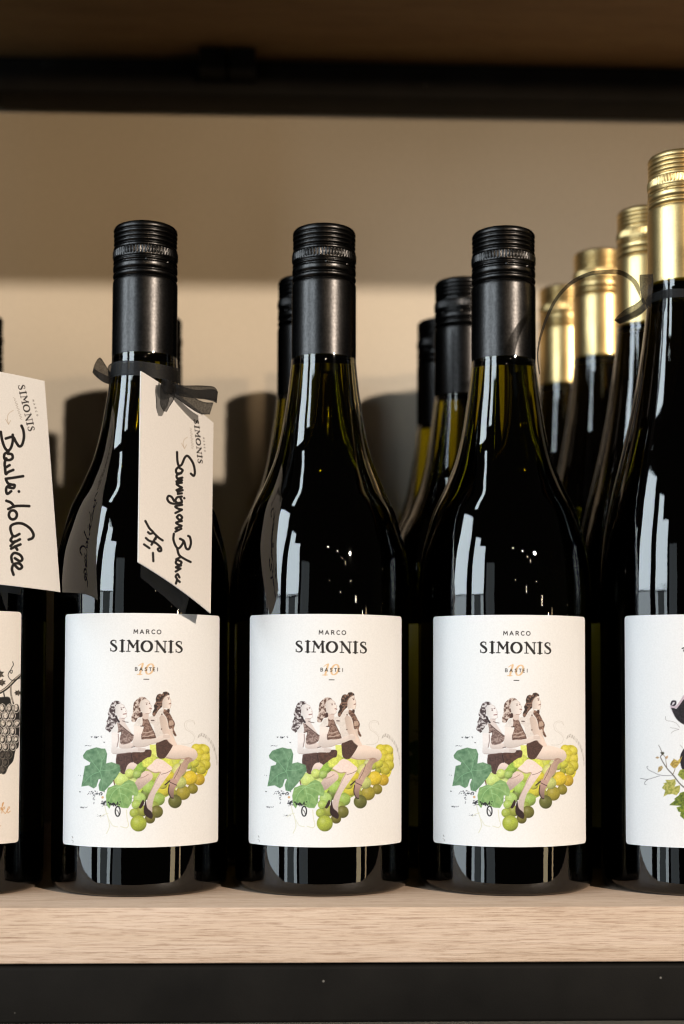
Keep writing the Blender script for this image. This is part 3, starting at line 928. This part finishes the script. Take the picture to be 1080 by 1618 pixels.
def tag_print(A, T, base0, base1, cap, m0, m1, mcap, e0, e1, arrow):
    """the small printed heading of a price tag"""
    A.frame(*T)
    ex = ((base1[0] - base0[0]) / 885, (base1[1] - base0[1]) / 885)
    ey = (-cap[0] / 140, -cap[1] / 140)
    o = (base0[0] + cap[0], base0[1] + cap[1])
    A.glyphs(SIMONIS, o, ex, ey, (40, 34, 32), 1.0)
    L = math.hypot(m1[0] - m0[0], m1[1] - m0[1])
    ex = ((m1[0] - m0[0]) / L, (m1[1] - m0[1]) / L)
    h = math.hypot(*mcap)
    ey = (-mcap[0] / h, -mcap[1] / h)
    sans(A, 'MARCO', [L * k for k in (0, 0.22, 0.46, 0.66, 0.88)], (m0[0] + mcap[0], m0[1] + mcap[1]), ex, ey, h, 2.4, (90, 82, 76))
    n = 9
    sq = []
    for i in range(n * 2):
        t = i / (n * 2 - 1)
        k = (6 if i % 2 else -6) * (1.8 if i in (5, 9, 13, 15) else 1)
        sq.append((e0[0] + (e1[0] - e0[0]) * t + k, e0[1] + (e1[1] - e0[1]) * t))
    A.stroke(sq, 2.6, (150, 138, 128), 0.85)
    A.stroke(arrow, 4, (200, 182, 164))
    a = arrow[-1]
    A.stroke([(a[0] - 22, a[1] - 40), a, (a[0] + 16, a[1] - 30)], 4, (200, 182, 164), smooth=False)


def cuvee_tag_art():
    A = Art(-170, 570, 110, 950, (240, 237, 235))
    T = (0, 590, 4.759)
    tag_print(A, T, (133, 92), (212, 438), (50, -7), (242, 200), (276, 325), (11, -2), (105, 182), (158, 348), [(98, 278), (68, 298), (54, 330), (62, 384)])
    handwriting(A, T, [
        [(4, 440), (14, 500), (34, 558), (58, 580), (80, 560), (94, 510), (94, 462)],
        [(42, 490), (94, 478), (118, 516), (142, 548), (164, 536), (178, 482), (174, 430), (160, 394)],
        [(62, 588), (32, 608), (34, 644), (66, 652), (92, 638), (88, 610), (58, 604)], [(46, 640), (34, 670), (38, 706), (70, 690)],
        [(36, 712), (42, 756), (60, 742), (98, 726)], [(42, 792), (90, 786), (172, 773)],
        [(44, 800), (58, 826), (84, 836), (108, 840), (100, 862), (66, 858)], [(84, 836), (52, 852), (44, 880), (54, 906), (82, 886)], [(140, 887), (141, 889)],
        [(46, 958), (80, 972), (106, 1002)], [(60, 1020), (106, 1000), (160, 996), (218, 998)],
        arc(95, 1064, 30, 34, -90, 270, 16),
        [(214, 1250), (242, 1238), (250, 1210), (222, 1164), (166, 1130), (112, 1130), (78, 1152), (84, 1200), (104, 1226), (144, 1208)],
        [(90, 1232), (78, 1256), (104, 1268), (148, 1248)], [(112, 1262), (78, 1298)], [(82, 1318), (118, 1300), (152, 1286)], [(112, 1300), (128, 1326)],
        [(110, 1390), (148, 1412), (166, 1396), (150, 1366), (108, 1350), (84, 1376), (90, 1420)],
        [(104, 1436), (140, 1470), (164, 1456), (144, 1430), (104, 1434), (88, 1470), (100, 1514)]], 20)
    return A


def sauvignon_tag_art():
    A = Art(200, 570, 350, 985, (234, 229, 225))
    T = (210, 640, 4.759)
    tag_print(A, T, (456, 108), (488, 438), (36, 6), (526, 244), (536, 352), (9, 2), (432, 172), (446, 330), [(408, 242), (386, 258), (376, 290), (386, 328)])
    handwriting(A, T, [
        [(330, 354), (333, 420), (344, 456), (366, 446), (388, 396), (412, 384), (450, 436), (464, 500), (456, 532), (434, 516)],
        [(346, 462), (324, 484), (328, 512), (358, 510), (372, 490), (350, 474)], [(362, 512), (328, 528), (334, 552), (370, 546)], [(366, 548), (326, 574)],
        [(326, 578), (368, 566)], [(366, 584), (328, 592), (340, 606), (366, 620)], [(366, 622), (326, 640)], [(334, 652), (372, 640)], [(336, 668), (366, 664)], [(384, 699), (385, 701)],
        [(366, 688), (332, 694), (318, 720), (340, 738), (366, 726), (356, 700)], [(366, 732), (310, 742), (274, 732), (257, 706), (266, 684), (290, 692), (308, 722)],
        [(368, 750), (318, 762), (336, 778), (366, 786)], [(366, 788), (318, 812)], [(330, 846), (350, 864), (368, 846), (348, 826), (328, 842)],
        [(366, 872), (324, 884), (340, 898), (364, 908)], [(362, 912), (320, 926), (334, 938)], [(362, 930), (318, 952)],
        [(306, 968), (303, 1010), (318, 1056), (340, 1078), (364, 1056), (378, 1024), (356, 1006)], [(352, 1006), (382, 1024), (398, 1076), (420, 1082), (434, 1040), (428, 996), (414, 984)],
        [(332, 1084), (346, 1128), (388, 1158), (432, 1180)], [(360, 1142), (324, 1160)], [(362, 1178), (330, 1166), (322, 1190), (350, 1202), (364, 1186)], [(360, 1206), (322, 1220), (356, 1230)], [(352, 1232), (320, 1252)],
        [(348, 1296), (334, 1272), (320, 1290), (330, 1310), (322, 1342)], [(330, 1312), (350, 1330)],
        [(92, 872), (122, 926), (150, 956), (128, 968), (112, 956)], [(150, 958), (190, 996), (222, 1018)], [(96, 1000), (120, 1020), (166, 1036)], [(138, 1050), (176, 986), (168, 1010)],
        [(152, 1024), (186, 1050), (208, 1074), (210, 1096), (194, 1098), (186, 1082), (204, 1074)], [(82, 1048), (122, 1076)], [(149, 1112), (152, 1174)]], 17)
    return A


def print_on(me, P, art):
    px, py = project_np(P)
    col = art.sample(px, py)
    rgba = np.ones((len(P), 4), np.float32)
    rgba[:, :3] = col
    at_ = me.attributes.new('print', 'FLOAT_COLOR', 'POINT')
    at_.data.foreach_set('color', rgba.ravel())


# ---------------------------------------------------------------- bottles
H_B, R_B = 0.308, 0.0405
GLASS_A = [(0.0, 0.004), (0.020, 0.0035), (0.032, 0.0010), (0.0352, 0.0), (0.0383, 0.0004), (0.0396, 0.0014), (0.0402, 0.0028), (R_B, 0.0048), (R_B, 0.0064), (R_B, 0.011), (R_B, 0.06), (R_B, 0.124), (R_B, 0.133), (0.0401, 0.142),
           (0.0388, 0.1534), (0.0362, 0.164), (0.0331, 0.174), (0.0282, 0.184), (0.0233, 0.1955), (0.0202, 0.207), (0.0181, 0.219), (0.0166, 0.229), (0.0154, 0.2395), (0.0149, 0.2455), (0.0130, 0.2475), (0.0128, 0.285), (0.0, 0.286)]
GLASS_A = [(r, z if z < 0.14 else z + 0.004 * (z - 0.14) / 0.105) for r, z in GLASS_A]


def smooth_profile(prof, lo, hi, per=5):
    """extra rings where the wall curves"""
    mid = catmull(prof[lo:hi], per)
    return prof[:lo] + [(float(a), float(b)) for a, b in mid] + prof[hi:]


glass_me = lathe('glass', smooth_profile(GLASS_A, 12, 25), 128, M['glass'])
R_G = 0.0385
DZ = 0.0365
GLASS_G = [(0.0, 0.004), (0.019, 0.0035), (0.030, 0.0010), (0.0332, 0.0), (0.0363, 0.0004), (0.0376, 0.0014), (0.0382, 0.0028), (R_G, 0.0048), (R_G, 0.0064), (R_G, 0.011), (R_G, 0.06), (R_G, 0.124), (R_G, 0.134), (0.0382, 0.145),
           (0.0372, 0.158), (0.0352, 0.170), (0.0323, 0.183), (0.0286, 0.197), (0.0246, 0.213), (0.0211, 0.230), (0.0184, 0.246), (0.0166, 0.259), (0.0155, 0.270), (0.0149, 0.2772), (0.0130, 0.2795), (0.0128, 0.316), (0.0, 0.317)]
GLASS_G = [(r, z if z < 0.14 else z + 0.0085 * (z - 0.14) / 0.137) for r, z in GLASS_G]
glass_gold_me = lathe('glass', smooth_profile(GLASS_G, 12, 25), 128, M['dark_glass'])

CAP_TOP = [(0.01440, 0.0122), (0.01490, 0.0118), (0.01500, 0.0111), (0.01470, 0.0105), (0.01395, 0.0100), (0.01395, 0.0097), (0.01465, 0.0093), (0.01490, 0.0087), (0.01470, 0.0082), (0.01400, 0.0079), (0.01400, 0.0076), (0.01465, 0.0073),
           (0.01490, 0.0067), (0.01465, 0.0062), (0.01400, 0.0059), (0.01400, 0.0056), (0.01470, 0.0053), (0.01500, 0.0046), (0.01475, 0.0040), (0.01425, 0.0037), (0.01425, 0.0034), (0.01480, 0.0031), (0.01498, 0.0025), (0.01475, 0.0014), (0.01415, 0.0006), (0.0133, 0.0002), (0.012, 0.0), (0.0, 0.0)]
CAP_MID = [(0.01390, 0.0258), (0.01395, 0.0255), (0.01480, 0.0250), (0.01515, 0.0243), (0.01515, 0.0237), (0.01490, 0.0231), (0.01410, 0.0227), (0.01410, 0.0223), (0.01490, 0.0218), (0.01512, 0.0210), (0.01512, 0.0198), (0.01500, 0.0192),
           (0.01420, 0.0191), (0.01420, 0.0181), (0.01500, 0.0180), (0.01500, 0.0175), (0.01440, 0.0171), (0.01440, 0.0166), (0.01490, 0.0162), (0.01490, 0.01600)]
SLEEVE = [(0.01475, 0.0635), (0.01522, 0.0635), (0.01524, 0.0620), (0.01522, 0.045), (0.01520, 0.030), (0.01518, 0.0276), (0.01510, 0.0267), (0.01480, 0.0261), (0.01390, 0.0258)]


def cap_meshes(top, material):
    flip = lambda p: [(r, top - d) for r, d in p]
    n = 240
    cap = lathe('cap', flip(CAP_TOP), 120, material)
    slit = {12, 13}
    mid = lathe('cap_band', flip(CAP_MID), n, material, lambda k, i: 0.0007 if (k in slit and (i % 30) < 2) else 0)
    kn = [(0.01500, 0.0160), (0.01505, 0.0157), (0.01498, 0.0153), (0.01498, 0.0125), (0.01500, 0.0122), (0.01475, 0.0120)]
    knurl = lathe('knurled_ring', flip(kn), n, material, lambda k, i: (0.00030 if i % 4 in (0, 1) else -0.00032) if k in (2, 3) else 0)
    sleeve = lathe('sleeve', flip(SLEEVE), 96, material)
    return cap, mid, knurl, sleeve


caps_black = cap_meshes(H_B, M['black_cap'])
caps_gold = cap_meshes(H_B + DZ, M['gold_cap'])


def label_mesh(rad, half_deg, z0, z1, loc, rz, art, cell=0.0002, corner=0.0016):
    """curved paper label facing local -y; the print is laid on by where the photograph shows each point"""
    wid = 2 * R(half_deg) * rad
    nx, ny = int(wid / cell), int((z1 - z0) / cell)
    s = np.linspace(-wid / 2, wid / 2, nx)
    z = np.linspace(z0, z1, ny)
    SS, ZZ = np.meshgrid(s, z)
    d = np.minimum(ZZ - z0, z1 - ZZ)
    inset = np.where(d < corner, corner - np.sqrt(np.clip(corner ** 2 - (corner - d) ** 2, 0, None)), 0)
    SS = SS * (wid / 2 - inset) / (wid / 2)
    a = SS / rad
    rr = rad + 0.00016
    Pl = np.stack([rr * np.sin(a), -rr * np.cos(a), ZZ], -1).reshape(-1, 3)
    i = np.arange(nx * ny).reshape(ny, nx)
    q = np.stack([i[:-1, :-1], i[:-1, 1:], i[1:, 1:], i[1:, :-1]], -1).reshape(-1, 4)
    me = bpy.data.meshes.new('label')
    me.vertices.add(len(Pl))
    me.vertices.foreach_set('co', Pl.astype(np.float32).ravel())
    me.loops.add(q.size)
    me.loops.foreach_set('vertex_index', q.astype(np.int32).ravel())
    me.polygons.add(len(q))
    me.polygons.foreach_set('loop_start', np.arange(0, q.size, 4, dtype=np.int32))
    me.polygons.foreach_set('use_smooth', [True] * len(q))
    me.update(calc_edges=True)
    me.materials.append(M['paper'])
    c, sn = math.cos(rz), math.sin(rz)
    Pw = np.stack([Pl[:, 0] * c - Pl[:, 1] * sn + loc[0], Pl[:, 0] * sn + Pl[:, 1] * c + loc[1], Pl[:, 2] + loc[2]], -1)
    print_on(me, Pw, art)
    return me


def back_label_mesh(rad):
    n, verts, faces = 36, [], []
    for i in range(n + 1):
        a = R(-38 + 76 * i / n)
        for z in (0.030, 0.1235):
            for d in (0.00010, 0.00022):
                verts.append(((rad + d) * math.sin(a), (rad + d) * math.cos(a), z))
    for i in range(n):
        k, m = 4 * i, 4 * i + 4
        faces += [(k + 1, m + 1, m + 3, k + 3), (k, k + 2, m + 2, m), (k + 2, k + 3, m + 3, m + 2), (k, m, m + 1, k + 1)]
    faces += [(0, 1, 3, 2), (4 * n, 4 * n + 2, 4 * n + 3, 4 * n + 1)]
    me = new_mesh('back_label', verts, faces, M['paper'], False)
    rgba = np.ones((len(verts), 4), np.float32)
    rgba[:, :3] = 0.82
    a_ = me.attributes.new('print', 'FLOAT_COLOR', 'POINT')
    a_.data.foreach_set('color', rgba.ravel())
    return me


back_me, back_gold_me = back_label_mesh(R_B), back_label_mesh(R_G)


def spot(px, y, zc):
    """ground position at depth y of an upright bottle whose axis is seen at px at height zc"""
    x = 0.0
    for _ in range(30):
        p, _q = project((x, y, zc))
        x += (px - p) * (y - CAM.y) / FPX
    return Vector((x, y, 0))


def facing(loc, off):
    """rotation that turns a label to the camera, then off degrees to the right as seen"""
    return math.atan2(CAM.x - loc.x, -(CAM.y - loc.y)) + R(off)


def bottle(loc, rz, label, gold=False, label_me=None):
    g = 'gold-capped bottles at the right' if gold else 'black-capped bottles in rows'
    t = thing('wine_bottle', label, 'wine bottle', loc, rz, g)
    link('glass', glass_gold_me if gold else glass_me, t)
    cs = caps_gold if gold else caps_black
    c = link('cap', cs[0], t)
    link('cap_band', cs[1], c)
    link('knurled_ring', cs[2], c)
    link('sleeve', cs[3], t)
    if label_me:
        link('label', label_me, t)
        link('back_label', back_gold_me if gold else back_me, t)
    return t


# ---------------------------------------------------------------- the setting: wall, shelf, upper shelf
wall = link('wall', new_mesh('wall', [(-1.6, 0.30, -0.4), (1.6, 0.30, -0.4), (1.6, 0.30, 1.0), (-1.6, 0.30, 1.0)], [(0, 1, 2, 3)], M['wall'], False))
wall['kind'] = 'structure'
shelf = thing('shelf', 'light oak shelf board on a black steel rail, carrying the bottles', 'shelf', (0, 0.1, -0.0230))
bar('board', -0.9, 0.9, -0.168, 0.195, 0.0, 0.0230, 0.0007, M['oak'], shelf)
bar('front_rail', -0.9, 0.9, -0.1672, -0.137, -0.0250, -0.0010, 0.0018, M['steel'], shelf)
bar('rear_rail', -0.9, 0.9, 0.165, 0.195, -0.0250, -0.0010, 0.0018, M['steel'], shelf)
px_ = at(-14, 300, 0.29).x      # added panel just out of frame, keeps window light off the wall
bar('shade_panel', px_ - 0.012 - 0.0, px_, -0.130, 0.194, 0.0236, 0.5060, 0.001, M['steel'], shelf)
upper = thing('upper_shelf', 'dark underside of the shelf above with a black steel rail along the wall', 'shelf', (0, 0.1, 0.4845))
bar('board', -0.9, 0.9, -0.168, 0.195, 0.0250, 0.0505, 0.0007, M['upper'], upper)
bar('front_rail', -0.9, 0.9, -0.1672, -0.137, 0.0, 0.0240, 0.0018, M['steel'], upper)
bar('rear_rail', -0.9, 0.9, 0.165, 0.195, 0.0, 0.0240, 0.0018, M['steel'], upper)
for px in (337, 384):
    p = at(px, 72, 0.262) - Vector((0, 0.1, 0.4845))
    bar('clip', p.x - 0.0085, p.x + 0.0085, 0.148, 0.1648, 0.0085, 0.0248, 0.001, M['steel'], upper)

# ---------------------------------------------------------------- bottles, front row first
f1 = spot(225.4, 0.0, 0.16)
main_me = label_mesh(R_B, 58, 0.0218, 0.124, f1, facing(f1, 1.2), main_label_art())
bottle(f1, facing(f1, 1.2), 'black-capped bottle with the illustrated grape label and the Sauvignon Blanc price tag on its neck', label_me=main_me)
f2 = spot(510.2, 0.0, 0.16)
bottle(f2, facing(f2, 3.9), 'black-capped bottle with illustrated grape label in the middle of the front row, no tag', label_me=main_me)
f3 = spot(796.0, 0.0, 0.16)
bottle(f3, facing(f3, 5.8), 'black-capped bottle with illustrated grape label beside the gold-capped front bottle', label_me=main_me)
f0 = spot(-66, -0.002, 0.16)
eng_me = label_mesh(R_B, 60, 0.0225, 0.125, f0, facing(f0, -17), engraved_label_art(), cell=0.00028)
bottle(f0, facing(f0, -17), 'bottle cut by the left edge, its cream label engraved with black grapes', label_me=eng_me)
f4 = spot(1078, -0.004, 0.16)
vine_me = label_mesh(R_G, 60, 0.0215, 0.1245, f4, facing(f4, 18), vine_label_art(), cell=0.00028)
bottle(f4, facing(f4, 18), 'tall gold-capped bottle at the right edge with vine shoots on its white label', True, vine_me)
for px, y, lab in ((483, 0.083, 'black-capped bottle just behind the middle front bottle, showing at its left'),
                   (731, 0.083, 'black-capped bottle just behind the third front bottle, showing at its left'),
                   (699, 0.166, 'black-capped bottle third in line behind the third front bottle, lowest cap of the three'),
                   (246, 0.166, 'black-capped bottle far behind the tagged bottle, a dark sliver right of its cap'),
                   (484, 0.246, 'black-capped bottle against the wall behind the middle bottle'),
                   (700, 0.2465, 'black-capped bottle against the wall behind the third front bottle'),
                   (219, 0.2465, 'black-capped bottle against the wall behind the tagged bottle'),
                   (230, 0.083, 'black-capped bottle directly behind the tagged bottle, its cap hidden'),
                   (-52, 0.083, 'dark bottle second in line behind the engraved-label bottle at the left edge'),
                   (-38, 0.166, 'dark bottle third in line at the left edge, its cap a thin sliver')):
    p = spot(px, y, 0.27)
    bottle(p, facing(p, random.uniform(-6, 6)), lab, label_me=main_me)
for px, y, lab in ((1020, 0.0735, 'gold-capped bottle second in line behind the tall one at the right edge'),
                   (947, 0.1475, 'gold-capped bottle third in line, its cap crossed by the thin black ribbon'),
                   (889, 0.2215, 'gold-capped bottle farthest back, its cap next to the third black cap')):
    p = spot(px, y, 0.30)
    bottle(p, facing(p, 10), lab, True, vine_me)


# ---------------------------------------------------------------- price tags and ribbons
def card(name, corners, art, parent, nx=330, ny=520, bend=0.0):
    """corners: top left, top right, bottom right, bottom left"""
    tl, tr, br, bl = [np.array(c) for c in corners]
    u, v = np.meshgrid(np.linspace(0, 1, nx), np.linspace(0, 1, ny))
    u, v = u[..., None], v[..., None]
    P = (tl * (1 - u) + tr * u) * (1 - v) + (bl * (1 - u) + br * u) * v
    nrm = np.cross(tr - tl, bl - tl)
    nrm /= np.linalg.norm(nrm)
    if nrm[1] > 0:
        nrm = -nrm
    P = P + nrm * bend * (4 * u * (1 - u))
    P = P.reshape(-1, 3)
    i = np.arange(nx * ny).reshape(ny, nx)
    q = np.stack([i[:-1, :-1], i[1:, :-1], i[1:, 1:], i[:-1, 1:]], -1).reshape(-1, 4)
    me = bpy.data.meshes.new(name)
    # the printed face, then the thickness and the plain back
    k = 24
    ring = np.concatenate([P.reshape(ny, nx, 3)[:, ::nx // k][:, :k], P.reshape(ny, nx, 3)[:, -1:]], 1)[:: max(1, ny // 12)]
    ring = np.concatenate([ring, P.reshape(ny, nx, 3)[-1:, np.r_[np.arange(0, nx, nx // k)[:k], nx - 1]]], 0)
    bh, bw = ring.shape[:2]
    F = ring.reshape(-1, 3) - nrm * 0.00003
    B = ring.reshape(-1, 3) - nrm * 0.00045
    n0 = len(P)
    n1 = n0 + len(F)
    faces = [tuple(f) for f in q]
    j = np.arange(bh * bw).reshape(bh, bw)
    for a in range(bh - 1):
        for b in range(bw - 1):
            faces.append((n1 + j[a, b], n1 + j[a, b + 1], n1 + j[a + 1, b + 1], n1 + j[a + 1, b]))
    loop = list(j[0]) + list(j[1:, -1]) + list(j[-1, -2::-1]) + list(j[-2:0:-1, 0])
    for a, b in zip(loop, loop[1:] + loop[:1]):
        faces.append((n0 + a, n0 + b, n1 + b, n1 + a))
    allP = np.concatenate([P, F, B])
    me.from_pydata(allP.tolist(), [], [tuple(int(x) for x in f) for f in faces])
    me.materials.append(M['paper'])
    px, py = project_np(P)
    rgba = np.ones((len(allP), 4), np.float32)
    rgba[:, :3] = art.sample(np.array([art.x0 + 3.0]), np.array([art.y0 + 3.0]))[0]
    rgba[:len(P), :3] = art.sample(px, py)
    a_ = me.attributes.new('print', 'FLOAT_COLOR', 'POINT')
    a_.data.foreach_set('color', rgba.ravel())
    me.update()
    return link(name, me, parent)


def ribbon(name, path, widths, parent, per=10):
    """path: points; widths: the full width vector at each point; a soft sheer strip with firmer edges"""
    rows = catmull([tuple(p) + tuple(w) for p, w in zip(path, widths)], per)
    nw = 9
    verts, across = [], []
    for r in rows:
        c, w = r[:3], r[3:]
        t = np.linspace(-0.5, 0.5, nw)
        for k in t:
            verts.append(c + w * k)
            across.append(abs(k) * 2)
    faces = [(i * nw + k, i * nw + k + 1, (i + 1) * nw + k + 1, (i + 1) * nw + k) for i in range(len(rows) - 1) for k in range(nw - 1)]
    me = new_mesh(name, verts, faces, M['ribbon'])
    a = me.attributes.new('across', 'FLOAT', 'POINT')
    a.data.foreach_set('value', across)
    return link(name, me, parent)


def V3(px, py, y):
    return at(px, py, y)


def strip(name, pts, parent, per=10):
    """pts: (px_a, py_a, px_b, py_b, depth_a, depth_b): the two edges of the ribbon in the photograph with their depths"""
    path, wid = [], []
    for a in pts:
        p, q = V3(a[0], a[1], a[4]), V3(a[2], a[3], a[5])
        path.append((p + q) / 2)
        wid.append(q - p)
    return ribbon(name, path, wid, parent, per)


def neck_band(loc, r, z, h, parent):
    path, wid = [], []
    for k in range(25):
        a = 2 * math.pi * k / 24
        path.append(Vector((loc.x + r * math.cos(a), loc.y + r * math.sin(a), z + 0.0008 * math.sin(a * 2))))
        wid.append(Vector((0.0005 * math.cos(a), 0.0005 * math.sin(a), h)))
    return ribbon('neck_band', path, wid, parent, 4)


tag1 = thing('price_tag', 'cream paper tag handwritten Sauvignon Blanc, tied with a black ribbon bow', 'price tag', (0, 0, 0))
# a rectangular card leaning on the shoulder, its left edge standing out towards the viewer
yl_t, yl_b = -0.031, -0.066
yr_t, yr_b = 0.004, -0.0400
card('card', [V3(222, 586, yl_t), V3(337, 668, yr_t), V3(332.5, 969, yr_b), V3(218, 888, yl_b)], sauvignon_tag_art(), tag1, bend=0.0012)
neck_band(f1, 0.0168, 0.2375, 0.0066, tag1)
strip('bow_loop', [(176, 592, 176, 607, -0.004, -0.004), (166, 576, 163, 604, -0.006, -0.004), (157, 565, 150, 594, -0.008, -0.004), (148, 578, 146, 588, -0.010, -0.006), (152, 585, 158, 600, -0.012, -0.010), (165, 592, 168, 606, -0.012, -0.010), (176, 597, 176, 608, -0.010, -0.008)], tag1)
strip('bow_loop', [(270, 606, 272, 622, -0.019, -0.019), (290, 609, 291, 627, -0.020, -0.018), (315, 609, 312, 630, -0.020, -0.017), (337, 611, 335, 632, -0.018, -0.015), (344, 620, 342, 637, -0.013, -0.012), (336, 615, 332, 633, -0.009, -0.008), (310, 616, 308, 628, -0.008, -0.008), (285, 610, 286, 622, -0.012, -0.012), (272, 606, 273, 618, -0.016, -0.016)], tag1)
strip('ribbon_tail', [(272, 611, 268, 622, -0.021, -0.020), (288, 617, 282, 632, -0.021, -0.020), (306, 628, 300, 645, -0.019, -0.018), (322, 635, 316, 654, -0.017, -0.016), (337, 636, 331, 655, -0.016, -0.015)], tag1)
strip('ribbon_tail', [(255, 600, 272, 604, -0.030, -0.021), (253, 612, 276, 616, -0.031, -0.024), (253, 628, 275, 630, -0.032, -0.027), (253, 640, 268, 642, -0.033, -0.030), (258, 650, 263, 651, -0.034, -0.032)], tag1)
strip('knot', [(256, 598, 254, 612, -0.026, -0.030), (264, 600, 262, 620, -0.027, -0.031), (272, 603, 271, 622, -0.025, -0.028), (278, 606, 279, 620, -0.020, -0.022)], tag1)

tag0 = thing('price_tag', 'cream paper tag handwritten Bastei 10 Cuvee at the left edge', 'price tag', (0, 0, 0))
card('card', [V3(-138, 566, -0.060), V3(70, 602, -0.004), V3(95, 935.5, -0.022), V3(-118, 913, -0.085)], cuvee_tag_art(), tag0, bend=0.0015)
neck_band(f0, 0.0166, 0.2355, 0.0066, tag0)

tag2 = thing('ribbon', 'thin black ribbon arching left from the neck of the tall gold-capped bottle', 'ribbon', (0, 0, 0))
neck_band(f4, 0.0160, 0.2735, 0.0062, tag2)
strip('ribbon_tail', [(1012, 470, 1015, 478, -0.010, -0.010), (1010, 452, 1006, 460, -0.014, -0.010), (1000, 438, 996, 444, -0.018, -0.013), (980, 427, 978, 434, -0.022, -0.016), (955, 426.5, 955, 433, -0.026, -0.020), (928, 430.5, 929.5, 436.5, -0.030, -0.024), (899, 446, 902, 451, -0.034, -0.028), (875, 473.5, 879, 476.5, -0.036, -0.030), (857, 513.5, 861, 515, -0.036, -0.030), (848, 556, 850.5, 556, -0.034, -0.028), (851, 592, 853, 591, -0.032, -0.027)], tag2, 8)
strip('bow_loop', [(1010, 434, 1031, 433, -0.016, -0.016), (1010, 446, 1032, 447, -0.019, -0.019), (1012, 462, 1030, 464, -0.020, -0.020), (1014, 478, 1028, 486, -0.019, -0.018)], tag2)
strip('bow_loop', [(1016, 470, 1024, 486, -0.018, -0.018), (1004, 480, 1010, 497, -0.020, -0.017), (986, 490, 990, 506, -0.020, -0.016), (970, 506, 978, 512, -0.016, -0.013), (984, 500, 990, 508, -0.011, -0.011), (1004, 490, 1008, 500, -0.010, -0.010), (1018, 478, 1020, 490, -0.012, -0.012)], tag2)
